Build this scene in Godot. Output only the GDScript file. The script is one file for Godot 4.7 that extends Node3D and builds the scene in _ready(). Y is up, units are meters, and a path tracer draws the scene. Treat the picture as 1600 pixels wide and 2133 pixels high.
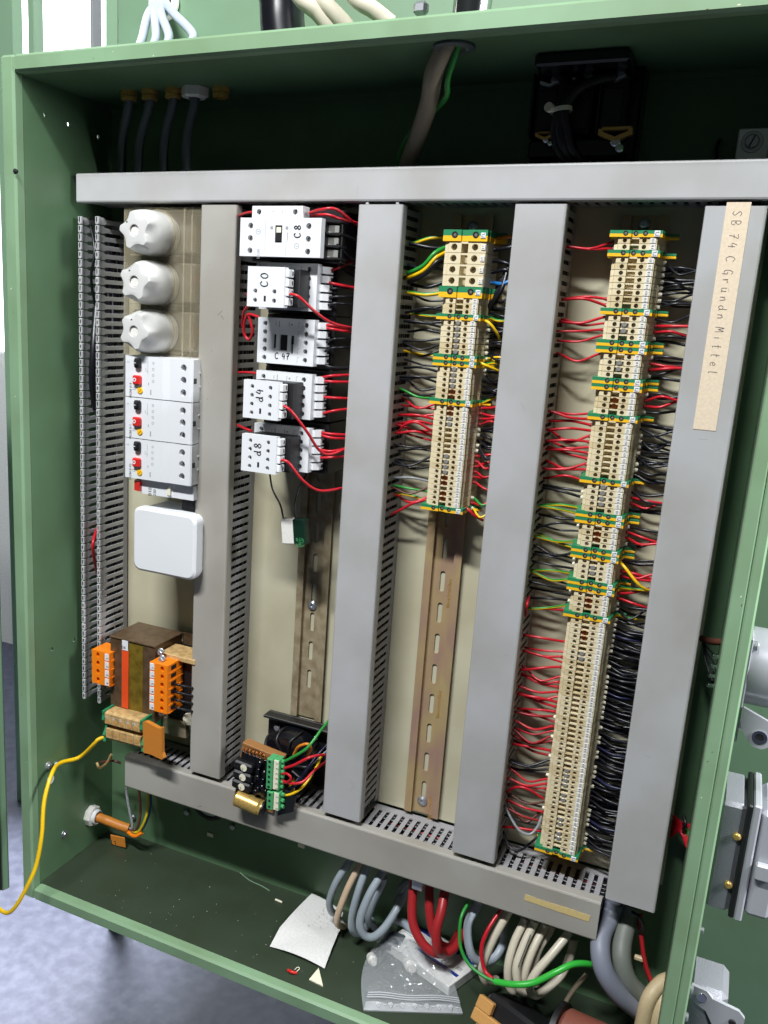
extends Node3D
# Open control cabinet, built in millimetres (mm) and scaled to metres when meshes are committed.
# x right, y up, z out of the cabinet; z = 0 is the plane of the wiring duct covers.
const S := 0.001
var M := {}
var used := {}
var rng := RandomNumberGenerator.new()

class MB:
	var st := SurfaceTool.new()
	var xf := Transform3D()
	func _init():
		st.begin(Mesh.PRIMITIVE_TRIANGLES)
	func v(p: Vector3, n: Vector3):
		st.set_normal((xf.basis * n).normalized())
		st.add_vertex((xf * p) * 0.001)
	func tri(a: Vector3, b: Vector3, c: Vector3, hint := Vector3.ZERO):
		var n := (c - a).cross(b - a)
		if n.length_squared() < 1e-10: return
		n = n.normalized()
		if n.dot(hint) < 0.0:
			v(a, -n); v(c, -n); v(b, -n)
		else:
			v(a, n); v(b, n); v(c, n)
	func quad(a: Vector3, b: Vector3, c: Vector3, d: Vector3, hint := Vector3.ZERO):
		tri(a, b, c, hint); tri(a, c, d, hint)
	func squad(a: Vector3, b: Vector3, c: Vector3, d: Vector3, na: Vector3, nb: Vector3, nc: Vector3, nd: Vector3):
		if (c - a).cross(b - d).dot(na + nb + nc + nd) >= 0.0:
			v(a, na); v(b, nb); v(c, nc)
			v(a, na); v(c, nc); v(d, nd)
		else:
			v(a, na); v(c, nc); v(b, nb)
			v(a, na); v(d, nd); v(c, nc)
	# box between two corners, edges chamfered by e
	func box(p0: Vector3, p1: Vector3, e := 0.0):
		var lo := Vector3(minf(p0.x, p1.x), minf(p0.y, p1.y), minf(p0.z, p1.z))
		var hi := Vector3(maxf(p0.x, p1.x), maxf(p0.y, p1.y), maxf(p0.z, p1.z))
		var c := (lo + hi) * 0.5
		var h := (hi - lo) * 0.5
		e = minf(e, minf(h.x, minf(h.y, h.z)) * 0.9)
		var P := func(s: Vector3, k: int) -> Vector3:
			var q := s * h
			for i in 3:
				if i != k: q[i] -= s[i] * e
			return c + q
		for k in 3:
			var a := (k + 1) % 3
			var b := (k + 2) % 3
			for sg in [-1.0, 1.0]:
				var q := []
				for t in [[-1.0, -1.0], [1.0, -1.0], [1.0, 1.0], [-1.0, 1.0]]:
					var s := Vector3.ZERO
					s[k] = sg; s[a] = t[0]; s[b] = t[1]
					q.append(P.call(s, k))
				var n := Vector3.ZERO
				n[k] = sg
				quad(q[0], q[1], q[2], q[3], n)
			if e > 0.0:
				for sa in [-1.0, 1.0]:
					for sb in [-1.0, 1.0]:
						var s0 := Vector3.ZERO
						s0[k] = -1.0; s0[a] = sa; s0[b] = sb
						var s1 := s0
						s1[k] = 1.0
						var n2 := Vector3.ZERO
						n2[a] = sa; n2[b] = sb
						quad(P.call(s0, a), P.call(s1, a), P.call(s1, b), P.call(s0, b), n2)
		if e > 0.0:
			for sx in [-1.0, 1.0]:
				for sy in [-1.0, 1.0]:
					for sz in [-1.0, 1.0]:
						var s := Vector3(sx, sy, sz)
						tri(P.call(s, 0), P.call(s, 1), P.call(s, 2), s)
	static func smooth_path(pts: Array, sub: int) -> Array:
		if pts.size() < 3 or sub < 2: return pts
		var out := []
		for i in pts.size() - 1:
			var a: Vector3 = pts[i]
			var b: Vector3 = pts[i + 1]
			var pre: Vector3 = pts[i - 1] if i > 0 else a * 2.0 - b
			var post: Vector3 = pts[i + 2] if i + 2 < pts.size() else b * 2.0 - a
			for k in sub:
				out.append(a.cubic_interpolate(b, pre, post, float(k) / sub))
		out.append(pts[-1])
		return out
	func tube(pts: Array, r: float, sides := 8, sub := 5, flat := 1.0):
		var c := smooth_path(pts, sub)
		var t0: Vector3 = (c[1] - c[0]).normalized()
		var u := t0.cross(Vector3(0.13, 0.31, 0.94)).normalized()
		var prev := []
		var pn := []
		for i in c.size():
			var t: Vector3 = (c[mini(i + 1, c.size() - 1)] - c[maxi(i - 1, 0)]).normalized()
			u = (u - t * u.dot(t)).normalized()
			var w := t.cross(u)
			var ring := []
			var rn := []
			for k in sides:
				var a := TAU * k / sides
				var n := u * cos(a) + w * sin(a) * flat
				ring.append(c[i] + n * r)
				rn.append((u * cos(a) + w * sin(a)))
			if i > 0:
				for k in sides:
					var k2 := (k + 1) % sides
					squad(prev[k], ring[k], ring[k2], prev[k2], pn[k], rn[k], rn[k2], pn[k2])
			if i == 0 or i == c.size() - 1:
				var n := -t if i == 0 else t
				for k in range(1, sides - 1):
					tri(ring[0], ring[k], ring[k + 1], n)
			prev = ring
			pn = rn
	# lathe of (radius, height) pairs round an axis from c
	func lathe(c: Vector3, axis: Vector3, prof: Array, sides := 20, start := 0.0):
		var t := axis.normalized()
		var u := t.cross(Vector3(0, 1, 0) if absf(t.y) < 0.9 else Vector3(1, 0, 0)).normalized()
		var w := t.cross(u)
		for i in prof.size() - 1:
			var a: Vector2 = prof[i]
			var b: Vector2 = prof[i + 1]
			var d := b - a
			for k in sides:
				var a0 := TAU * k / sides + start
				var a1 := TAU * (k + 1) / sides + start
				var n0 := u * cos(a0) + w * sin(a0)
				var n1 := u * cos(a1) + w * sin(a1)
				if sides <= 8:
					n0 = u * cos((a0 + a1) / 2) + w * sin((a0 + a1) / 2)
					var nf: Vector3 = (n0 * d.y - t * d.x).normalized()
					var e0 := u * cos(a0) + w * sin(a0)
					quad(c + e0 * a.x + t * a.y, c + e0 * b.x + t * b.y, c + n1 * b.x + t * b.y, c + n1 * a.x + t * a.y, nf)
					continue
				var m0: Vector3 = (n0 * d.y - t * d.x).normalized()
				var m1: Vector3 = (n1 * d.y - t * d.x).normalized()
				squad(c + n0 * a.x + t * a.y, c + n0 * b.x + t * b.y, c + n1 * b.x + t * b.y, c + n1 * a.x + t * a.y, m0, m0, m1, m1)
	func cyl(c: Vector3, axis: Vector3, r: float, h: float, sides := 16, e := 0.4):
		lathe(c, axis, [Vector2(0, 0), Vector2(r, 0), Vector2(r, h - e), Vector2(r - e, h), Vector2(0, h)], sides)
	# polygon in a plane (u, w directions at o), extruded by d
	func prism(o: Vector3, u: Vector3, w: Vector3, pts: Array, d: Vector3):
		var poly := PackedVector2Array(pts)
		var idx := Geometry2D.triangulate_polygon(poly)
		var P := func(q: Vector2) -> Vector3: return o + u * q.x + w * q.y
		for i in range(0, idx.size(), 3):
			var a: Vector3 = P.call(poly[idx[i]])
			var b: Vector3 = P.call(poly[idx[i + 1]])
			var c: Vector3 = P.call(poly[idx[i + 2]])
			tri(a, b, c, -d)
			tri(a + d, b + d, c + d, d)
		var area := 0.0
		for i in poly.size():
			area += poly[i].cross(poly[(i + 1) % poly.size()])
		for i in poly.size():
			var p := poly[i]
			var q := poly[(i + 1) % poly.size()]
			var e := q - p
			var n2 := Vector2(e.y, -e.x) * signf(area)
			quad(P.call(p), P.call(q), P.call(q) + d, P.call(p) + d, u * n2.x + w * n2.y)
	# a rectangle facing +z with round or slotted blind holes: holes = [cx, cy, r, half_length]
	func holed(x0: float, x1: float, y0: float, y1: float, z: float, holes: Array, depth: float, through := false):
		var xs := [x0, x1]
		var ys := [y0, y1]
		var cells := []
		for h in holes:
			var m: float = h[2] * 1.12 + 0.05
			var hl: float = h[3] if h.size() > 3 else 0.0
			var c := [h[0] - m, h[0] + m, h[1] - m - hl, h[1] + m + hl]
			cells.append(c)
			xs.append(c[0]); xs.append(c[1]); ys.append(c[2]); ys.append(c[3])
		xs.sort(); ys.sort()
		for i in xs.size() - 1:
			for j in ys.size() - 1:
				if xs[i + 1] - xs[i] < 1e-4 or ys[j + 1] - ys[j] < 1e-4: continue
				var mx: float = (xs[i] + xs[i + 1]) / 2
				var my: float = (ys[j] + ys[j + 1]) / 2
				var inside := false
				for c in cells:
					if mx > c[0] and mx < c[1] and my > c[2] and my < c[3]: inside = true
				if not inside:
					quad(Vector3(xs[i], ys[j], z), Vector3(xs[i + 1], ys[j], z), Vector3(xs[i + 1], ys[j + 1], z), Vector3(xs[i], ys[j + 1], z), Vector3(0, 0, 1))
		for n in holes.size():
			var h: Array = holes[n]
			var c: Array = cells[n]
			var hl: float = h[3] if h.size() > 3 else 0.0
			var ctr := Vector2(h[0], h[1])
			var N := 16
			for k in N:
				var p := []
				for a in [TAU * k / N, TAU * (k + 1) / N]:
					var dir := Vector2(cos(a), sin(a))
					var off := Vector2(0, hl if sin(a) > 1e-6 else (-hl if sin(a) < -1e-6 else (hl if (k == 0) == (a < 1.0) and k < N / 2 else -hl)))
					if absf(sin(a)) < 1e-6: off = Vector2(0, hl if k < N / 2 else -hl)
					var q: Vector2 = ctr + off + dir * h[2]
					var hx: float = (c[1] - c[0]) / 2
					var hy: float = (c[3] - c[2]) / 2
					var rel := q - ctr
					var t := minf(hx / maxf(absf(rel.x), 1e-6), hy / maxf(absf(rel.y), 1e-6))
					p.append([q, ctr + rel * t])
				var q0: Vector2 = p[0][0]
				var q1: Vector2 = p[1][0]
				var o0: Vector2 = p[0][1]
				var o1: Vector2 = p[1][1]
				var Z := Vector3(0, 0, 1)
				quad(Vector3(q0.x, q0.y, z), Vector3(o0.x, o0.y, z), Vector3(o1.x, o1.y, z), Vector3(q1.x, q1.y, z), Z)
				# corner of the cell between two outer points on different sides
				if absf(o0.x - o1.x) > 1e-4 and absf(o0.y - o1.y) > 1e-4:
					var cx: float = c[1] if o0.x + o1.x > 2 * ctr.x else c[0]
					var cy: float = c[3] if o0.y + o1.y > 2 * ctr.y else c[2]
					tri(Vector3(o0.x, o0.y, z), Vector3(cx, cy, z), Vector3(o1.x, o1.y, z), Z)
				var inw := Vector3(ctr.x - q0.x, 0, 0)
				inw = Vector3(ctr.x - (q0.x + q1.x) / 2, ctr.y - (q0.y + q1.y) / 2, 0)
				quad(Vector3(q0.x, q0.y, z), Vector3(q1.x, q1.y, z), Vector3(q1.x, q1.y, z - depth), Vector3(q0.x, q0.y, z - depth), inw)
				if not through:
					tri(Vector3(ctr.x, ctr.y, z - depth), Vector3(q0.x, q0.y, z - depth), Vector3(q1.x, q1.y, z - depth), Z)
			if hl > 0.0:
				for sx in [-1.0, 1.0]:
					var x: float = ctr.x + sx * h[2]
					quad(Vector3(x, ctr.y - hl, z), Vector3(x, ctr.y + hl, z), Vector3(x, ctr.y + hl, z - depth), Vector3(x, ctr.y - hl, z - depth), Vector3(-sx, 0, 0))
					var ox: float = c[1] if sx > 0 else c[0]
					var t2: float = minf(((c[1] - c[0]) / 2) / h[2], ((c[3] - c[2]) / 2) / hl)
					quad(Vector3(x, ctr.y - hl, z), Vector3(x, ctr.y + hl, z), Vector3(ctr.x + sx * h[2] * t2, ctr.y + hl * t2, z), Vector3(ctr.x + sx * h[2] * t2, ctr.y - hl * t2, z), Vector3(0, 0, 1))
	# a curved sheet: f(u, w) -> Vector3, with a small thickness along its normal
	func sheet(f: Callable, nu: int, nw: int, th := 0.0):
		var g := []
		var nn := []
		for i in nu + 1:
			var row := []
			for j in nw + 1:
				row.append(f.call(float(i) / nu, float(j) / nw))
			g.append(row)
		for i in nu + 1:
			var row := []
			for j in nw + 1:
				var du: Vector3 = g[mini(i + 1, nu)][j] - g[maxi(i - 1, 0)][j]
				var dw: Vector3 = g[i][mini(j + 1, nw)] - g[i][maxi(j - 1, 0)]
				row.append(du.cross(dw).normalized())
			nn.append(row)
		for i in nu:
			for j in nw:
				squad(g[i][j], g[i][j + 1], g[i + 1][j + 1], g[i + 1][j], nn[i][j], nn[i][j + 1], nn[i + 1][j + 1], nn[i + 1][j])
				if th > 0.0:
					squad(g[i][j] - nn[i][j] * th, g[i + 1][j] - nn[i + 1][j] * th, g[i + 1][j + 1] - nn[i + 1][j + 1] * th, g[i][j + 1] - nn[i][j + 1] * th, -nn[i][j], -nn[i + 1][j], -nn[i + 1][j + 1], -nn[i][j + 1])
	func done() -> ArrayMesh:
		return st.commit()

# ---------- naming ----------
func numbered(n: String) -> String:
	if not used.has(n):
		used[n] = 0
		return n
	used[n] += 1
	return "%s_%03d" % [n, used[n]]

func tag(o, label := "", category := "", group := "", kind := ""):
	if label: o.set_meta("label", label)
	if category: o.set_meta("category", category)
	if group: o.set_meta("group", group)
	if kind: o.set_meta("kind", kind)
	return o

func thing(n: String, label: String, category: String, at := Vector3.ZERO, group := "") -> Node3D:
	var o := Node3D.new()
	o.name = numbered(n)
	o.position = at * S
	add_child(o)
	return tag(o, label, category, group)

# a named mesh; absolute millimetre coordinates when its parent is a thing that stands somewhere
func part(n: String, mb, mat: Material, parent: Node3D, local := false) -> MeshInstance3D:
	var mi := MeshInstance3D.new()
	mi.name = n
	mi.mesh = mb.done() if mb is MB else mb
	mi.material_override = mat
	parent.add_child(mi, true)
	if not local and not parent is MeshInstance3D and parent.get_parent() == self:
		mi.position = -parent.position
	return mi

func solo(n: String, mb, mat: Material, label := "", category := "", group := "", kind := "") -> MeshInstance3D:
	var mi := MeshInstance3D.new()
	mi.name = numbered(n)
	mi.mesh = mb.done() if mb is MB else mb
	mi.material_override = mat
	add_child(mi)
	return tag(mi, label, category, group, kind)

func at_place(n: String, mesh: Mesh, mat: Material, parent: Node3D, p: Vector3, basis := Basis()) -> MeshInstance3D:
	var mi := part(n, mesh, mat, parent)
	mi.position += p * S
	mi.basis = basis
	return mi

# ---------- materials ----------
var grain: NoiseTexture2D
var blotch: NoiseTexture2D
var streak: NoiseTexture2D
var bumps: NoiseTexture2D

func noise_tex(freq: float, lo: Color, hi: Color, octaves := 4, size := 512, kind := FastNoiseLite.TYPE_SIMPLEX_SMOOTH, mid := 0.5) -> NoiseTexture2D:
	var n := FastNoiseLite.new()
	n.seed = 7 + int(freq * 1000)
	n.noise_type = kind
	n.frequency = freq
	n.fractal_octaves = octaves
	var g := Gradient.new()
	g.set_color(0, lo)
	g.set_color(1, hi)
	g.set_offset(0, mid - 0.32)
	g.set_offset(1, mid + 0.32)
	var t := NoiseTexture2D.new()
	t.width = size
	t.height = size
	t.seamless = true
	t.noise = n
	t.color_ramp = g
	return t

func mat(c: Color, rough := 0.5, metal := 0.0, tex: Texture2D = null, scale := 4.0, bump := 0.0) -> StandardMaterial3D:
	var m := StandardMaterial3D.new()
	m.albedo_color = c
	m.roughness = rough
	m.metallic = metal
	if tex:
		m.albedo_texture = tex
		m.uv1_triplanar = true
		m.uv1_world_triplanar = true
		m.uv1_scale = Vector3.ONE * scale
	if bump > 0.0:
		m.heightmap_enabled = true
		m.heightmap_texture = bumps
		m.heightmap_scale = bump
		m.uv1_triplanar = true
		m.uv1_world_triplanar = true
		m.uv1_scale = Vector3.ONE * scale
	return m

func rgb(r: int, g: int, b: int, a := 255) -> Color:
	return Color8(r, g, b, a)

func clear(c: Color, a: float, rough := 0.08) -> StandardMaterial3D:
	var m := StandardMaterial3D.new()
	m.albedo_color = Color(c.r, c.g, c.b, a)
	m.transparency = BaseMaterial3D.TRANSPARENCY_ALPHA
	m.roughness = rough
	return m

func make_materials():
	blotch = noise_tex(0.006, rgb(234, 231, 225), rgb(255, 255, 255), 5, 512, FastNoiseLite.TYPE_SIMPLEX_SMOOTH, 0.36)
	grain = noise_tex(0.05, rgb(244, 243, 241), rgb(255, 255, 255), 3, 512)
	streak = noise_tex(0.015, rgb(206, 198, 186), rgb(255, 255, 255), 5, 512, FastNoiseLite.TYPE_SIMPLEX_SMOOTH, 0.4)
	bumps = noise_tex(0.08, Color.BLACK, Color.WHITE, 2, 256)
	var floor_tex := noise_tex(0.02, rgb(204, 206, 214), rgb(255, 255, 255), 8, 1024)
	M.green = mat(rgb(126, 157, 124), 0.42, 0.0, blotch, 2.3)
	M.green_shaded = mat(rgb(92, 124, 92), 0.42, 0.0, blotch, 2.3)  # same paint as the rim, darkened to put interior shade into the colour
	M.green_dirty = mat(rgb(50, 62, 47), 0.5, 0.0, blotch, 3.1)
	M.green_far = mat(rgb(110, 140, 113), 0.45, 0.0, blotch, 1.3)
	M.duct = mat(rgb(176, 176, 177), 0.42, 0.0, blotch, 1.9)
	M.duct_warm = mat(rgb(166, 163, 156), 0.42, 0.0, blotch, 1.6)
	M.duct_side = mat(rgb(160, 159, 162), 0.5, 0.0, grain, 9.0)
	M.plate = mat(rgb(192, 187, 162), 0.45, 0.0, blotch, 2.0)
	M.white = mat(rgb(222, 224, 227), 0.38)
	M.white_warm = mat(rgb(228, 226, 220), 0.4, 0.0, grain, 12.0)
	M.porcelain = mat(rgb(202, 202, 199), 0.16)
	M.black = mat(rgb(20, 20, 23), 0.45)
	M.black_gloss = mat(rgb(16, 17, 22), 0.25)
	M.dark = mat(rgb(12, 12, 14), 0.7)
	M.beige = mat(rgb(224, 209, 172), 0.5, 0.0, grain, 20.0)
	M.beige2 = mat(rgb(210, 192, 152), 0.5, 0.0, grain, 17.0)
	M.beige3 = mat(rgb(224, 210, 176), 0.5, 0.0, grain, 23.0)
	M.beige_dirty = mat(rgb(196, 164, 112), 0.55, 0.0, streak, 12.0)
	M.pe_green = mat(rgb(36, 128, 84), 0.45)
	M.pe_yellow = mat(rgb(240, 184, 28), 0.45)
	M.orange = mat(rgb(240, 128, 16), 0.4)
	M.orange_dull = mat(rgb(198, 124, 44), 0.5, 0.0, grain, 12.0)
	M.red = mat(rgb(196, 24, 30), 0.4)
	M.red_plastic = mat(rgb(208, 40, 38), 0.35)
	M.red_cable = mat(rgb(160, 36, 40), 0.4)
	M.w_r = mat(rgb(188, 26, 40), 0.34)
	M.w_d = mat(rgb(150, 26, 32), 0.4)
	M.w_k = mat(rgb(19, 20, 26), 0.36)
	M.w_n = mat(rgb(26, 28, 62), 0.36)
	M.w_y = mat(rgb(214, 190, 30), 0.36)
	M.w_Y = mat(rgb(236, 192, 24), 0.36)
	M.w_g = mat(rgb(40, 140, 54), 0.36)
	M.w_s = mat(rgb(140, 142, 146), 0.36)
	M.w_b = mat(rgb(92, 54, 44), 0.4)
	M.w_u = mat(rgb(36, 104, 168), 0.36)
	M.w_o = mat(rgb(214, 128, 32), 0.4)
	M.grey_cable = mat(rgb(150, 160, 168), 0.34)
	M.pale_cable = mat(rgb(182, 192, 204), 0.34)
	M.cream_cable = mat(rgb(200, 192, 174), 0.34)
	M.tan_cable = mat(rgb(202, 176, 150), 0.36)
	M.dark_cable = mat(rgb(70, 78, 82), 0.45)
	M.old_cable = mat(rgb(150, 138, 118), 0.5, 0.0, grain, 20.0)
	M.hose = mat(rgb(124, 128, 142), 0.5)
	M.hose2 = mat(rgb(108, 112, 106), 0.5)
	M.zinc = mat(rgb(190, 193, 198), 0.3, 0.75)
	M.screw = mat(rgb(150, 146, 138), 0.35, 0.6)
	M.steel = mat(rgb(176, 178, 184), 0.35, 0.9, grain, 14.0)
	M.brass = mat(rgb(206, 166, 92), 0.3, 0.55)
	M.copper = mat(rgb(176, 104, 60), 0.35, 1.0)
	M.rail = mat(rgb(192, 176, 146), 0.32, 0.25, null)
	M.rail.albedo_texture = noise_tex(0.012, rgb(226, 202, 212), rgb(246, 238, 204), 3, 256)
	M.rail.uv1_triplanar = true
	M.rail.uv1_world_triplanar = true
	M.rail.uv1_scale = Vector3(7, 3, 7)
	M.rail_dull = mat(rgb(172, 158, 130), 0.42, 0.25, streak, 6.0)
	M.iron = mat(rgb(98, 78, 58), 0.3, 0.2, streak, 9.0)
	M.iron_gold = mat(rgb(128, 108, 36), 0.25, 0.2, streak, 9.0)
	M.vermilion = mat(rgb(226, 78, 30), 0.45)
	M.paper = mat(rgb(222, 222, 220), 0.7, 0.0, grain, 8.0)
	M.tape = mat(rgb(226, 208, 184), 0.7, 0.0, grain, 10.0)
	M.tape_old = mat(rgb(212, 190, 132), 0.6, 0.0, grain, 10.0)
	M.ink = mat(rgb(18, 18, 22), 0.6)
	M.pencil = mat(rgb(128, 116, 112), 0.7)
	M.print = mat(rgb(60, 62, 66), 0.7)
	M.print_light = mat(rgb(150, 152, 156), 0.6)
	M.blue_print = mat(rgb(24, 52, 132), 0.45)
	M.amber = clear(rgb(228, 216, 184), 0.17, 0.06)
	M.film = clear(rgb(236, 240, 246), 0.13, 0.06)
	M.film_strip = clear(rgb(236, 240, 246), 0.3, 0.1)
	M.gold_can = mat(rgb(204, 172, 100), 0.35, 0.5, streak, 30.0)
	M.pcb = mat(rgb(150, 104, 58), 0.5)
	M.pcb_dark = mat(rgb(30, 40, 34), 0.45)
	M.plug_green = mat(rgb(70, 156, 98), 0.42)
	M.label_cream = mat(rgb(230, 224, 200), 0.6)
	M.cast = mat(rgb(150, 152, 160), 0.4, 0.35, grain, 30.0, 0.02)
	M.cast_smooth = mat(rgb(158, 160, 166), 0.36, 0.2)
	M.white_paint = mat(rgb(236, 238, 238), 0.5, 0.0, grain, 4.0)
	M.brick = mat(rgb(132, 76, 62), 0.55, 0.0, grain, 10.0)
	M.floor = mat(rgb(80, 84, 102), 0.5, 0.0, floor_tex, 1.3)
	M.terminal_brown = mat(rgb(196, 146, 84), 0.5, 0.0, grain, 14.0)
	M.tan_plastic = mat(rgb(186, 168, 132), 0.5, 0.0, grain, 10.0)
	M.chrome = mat(rgb(220, 222, 226), 0.12, 1.0)
	M.window = mat(rgb(255, 255, 255), 0.6)
	M.window.emission_enabled = true
	M.window.emission = Color(0.95, 0.98, 1.0)
	M.window.emission_energy_multiplier = 4.0
	M.fuse_base = mat(rgb(66, 58, 46), 0.5, 0.0, streak, 12.0)
	M.ceramic = mat(rgb(98, 92, 78), 0.4, 0.0, grain, 12.0)
	M.bridge = mat(rgb(158, 156, 150), 0.34, 0.4)
	M.open_duct = mat(rgb(186, 186, 188), 0.46)
	M.post = mat(rgb(136, 168, 138), 0.5)
	M.bracket = mat(rgb(226, 228, 230), 0.3, 0.1)  # near-white base colour stands in for the bright reflection of the zinc
	M.speck = mat(rgb(200, 196, 180), 0.6)

# ---------- lettering ----------
var fonts := {}
func text(parent: Node3D, s: String, p: Vector3, h: float, right := Vector3.RIGHT, up := Vector3.UP, m: Material = null, n := "print", depth := 0.15) -> MeshInstance3D:
	var key := s + "|" + str(h)
	if not fonts.has(key):
		var f := SystemFont.new()
		f.font_names = PackedStringArray(["Droid Sans"])
		var tm := TextMesh.new()
		tm.font = f
		tm.text = s
		tm.font_size = 24
		tm.pixel_size = h / (24 * 0.72) * S
		tm.depth = depth * S
		tm.curve_step = 2.0
		fonts[key] = tm
	var mi := part(n, fonts[key], m if m else M.print, parent)
	mi.position += (p + right.cross(up) * depth * 0.5) * S
	mi.basis = Basis(right, up, right.cross(up))
	return mi

var glyphs := {
	"C": ["0.6,0.8 0.35,1 0.1,0.75 0.05,0.35 0.25,0 0.6,0.15"], "c": ["0.5,0.55 0.3,0.65 0.1,0.4 0.15,0.1 0.35,0 0.55,0.1"],
	"8": ["0.3,0.5 0.1,0.75 0.3,1 0.5,0.75 0.3,0.5 0.05,0.25 0.3,0 0.55,0.25 0.3,0.5"], "0": ["0.3,1 0.05,0.6 0.1,0.15 0.35,0 0.58,0.4 0.5,0.85 0.3,1"],
	"4": ["0.25,1 0.05,0.45 0.55,0.5", "0.45,0.8 0.4,0"], "7": ["0.05,0.95 0.55,1 0.3,0.5 0.22,0", "0.1,0.5 0.5,0.55"],
	"d": ["0.45,0.45 0.2,0.5 0.05,0.2 0.25,0 0.45,0.2 0.5,1 0.48,0.3 0.58,0"], "S": ["0.55,0.85 0.35,1 0.1,0.8 0.3,0.5 0.5,0.25 0.3,0 0.05,0.12"],
	"B": ["0.1,0 0.12,1 0.45,0.9 0.42,0.6 0.15,0.5 0.52,0.35 0.45,0.05 0.1,0"], "G": ["0.55,0.85 0.3,1 0.08,0.6 0.15,0.1 0.45,0.05 0.52,0.4 0.3,0.42", "0.52,0.4 0.5,-0.2"],
	"r": ["0.1,0.6 0.15,0 0.18,0.4 0.4,0.6 0.5,0.5"], "u": ["0.08,0.6 0.1,0.1 0.3,0 0.45,0.3 0.48,0.6 0.45,0.1 0.55,0", "0.18,0.85 0.2,0.8", "0.4,0.87 0.42,0.82"],
	"n": ["0.08,0.55 0.1,0 0.12,0.35 0.35,0.6 0.45,0.4 0.48,0"], "e": ["0.08,0.3 0.45,0.35 0.35,0.6 0.12,0.45 0.12,0.1 0.3,0 0.5,0.12"],
	"M": ["0.02,0 0.12,1 0.3,0.35 0.5,1 0.6,0"], "i": ["0.25,0.6 0.25,0", "0.27,0.85 0.28,0.8"], "t": ["0.25,0.95 0.22,0.05 0.4,0", "0.08,0.62 0.45,0.65"], "l": ["0.22,1 0.2,0.05 0.35,0"], "-": ["0.15,0.4 0.5,0.42"],
}
func handwriting(mb: MB, s: String, o: Vector3, right: Vector3, up: Vector3, h: float, r: float, adv := 0.72):
	var n := right.cross(up)
	var x := 0.0
	for ch in s:
		if glyphs.has(ch):
			for stroke in glyphs[ch]:
				var pts := []
				for q in stroke.split(" "):
					var c = q.split(",")
					pts.append(o + right * (x + float(c[0]) * h) + up * (float(c[1]) * h) + n * 0.05)
				mb.tube(pts, r, 5, 4)
		x += h * (adv if ch != " " else 0.5)

# ---------- the cabinet ----------
const XL := -187.0
const XR := 592.0
const YT := 123.5
const YB := -886.0
const ZF := 88.5
const ZC := -79.7

func wall_with_holes(n: String, parent: Node3D, p0: Vector3, p1: Vector3, holes: Array, m: Material):
	# holes = [point, axis, radius]
	var root := CSGCombiner3D.new()
	root.name = n
	parent.add_child(root, true)
	root.position = -parent.position
	var b := CSGBox3D.new()
	b.name = "sheet"
	b.size = (p1 - p0).abs() * S
	b.position = (p0 + p1) * 0.5 * S
	root.add_child(b)
	for h in holes:
		var c := CSGCylinder3D.new()
		c.name = "bore"
		c.operation = CSGShape3D.OPERATION_SUBTRACTION
		c.radius = h[2] * S
		c.height = 12.0 * S
		c.sides = 16
		c.position = h[0] * S
		if h[1] == 0: c.rotation.z = PI / 2
		elif h[1] == 2: c.rotation.x = PI / 2
		root.add_child(c, true)
	root.material_override = m

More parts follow.
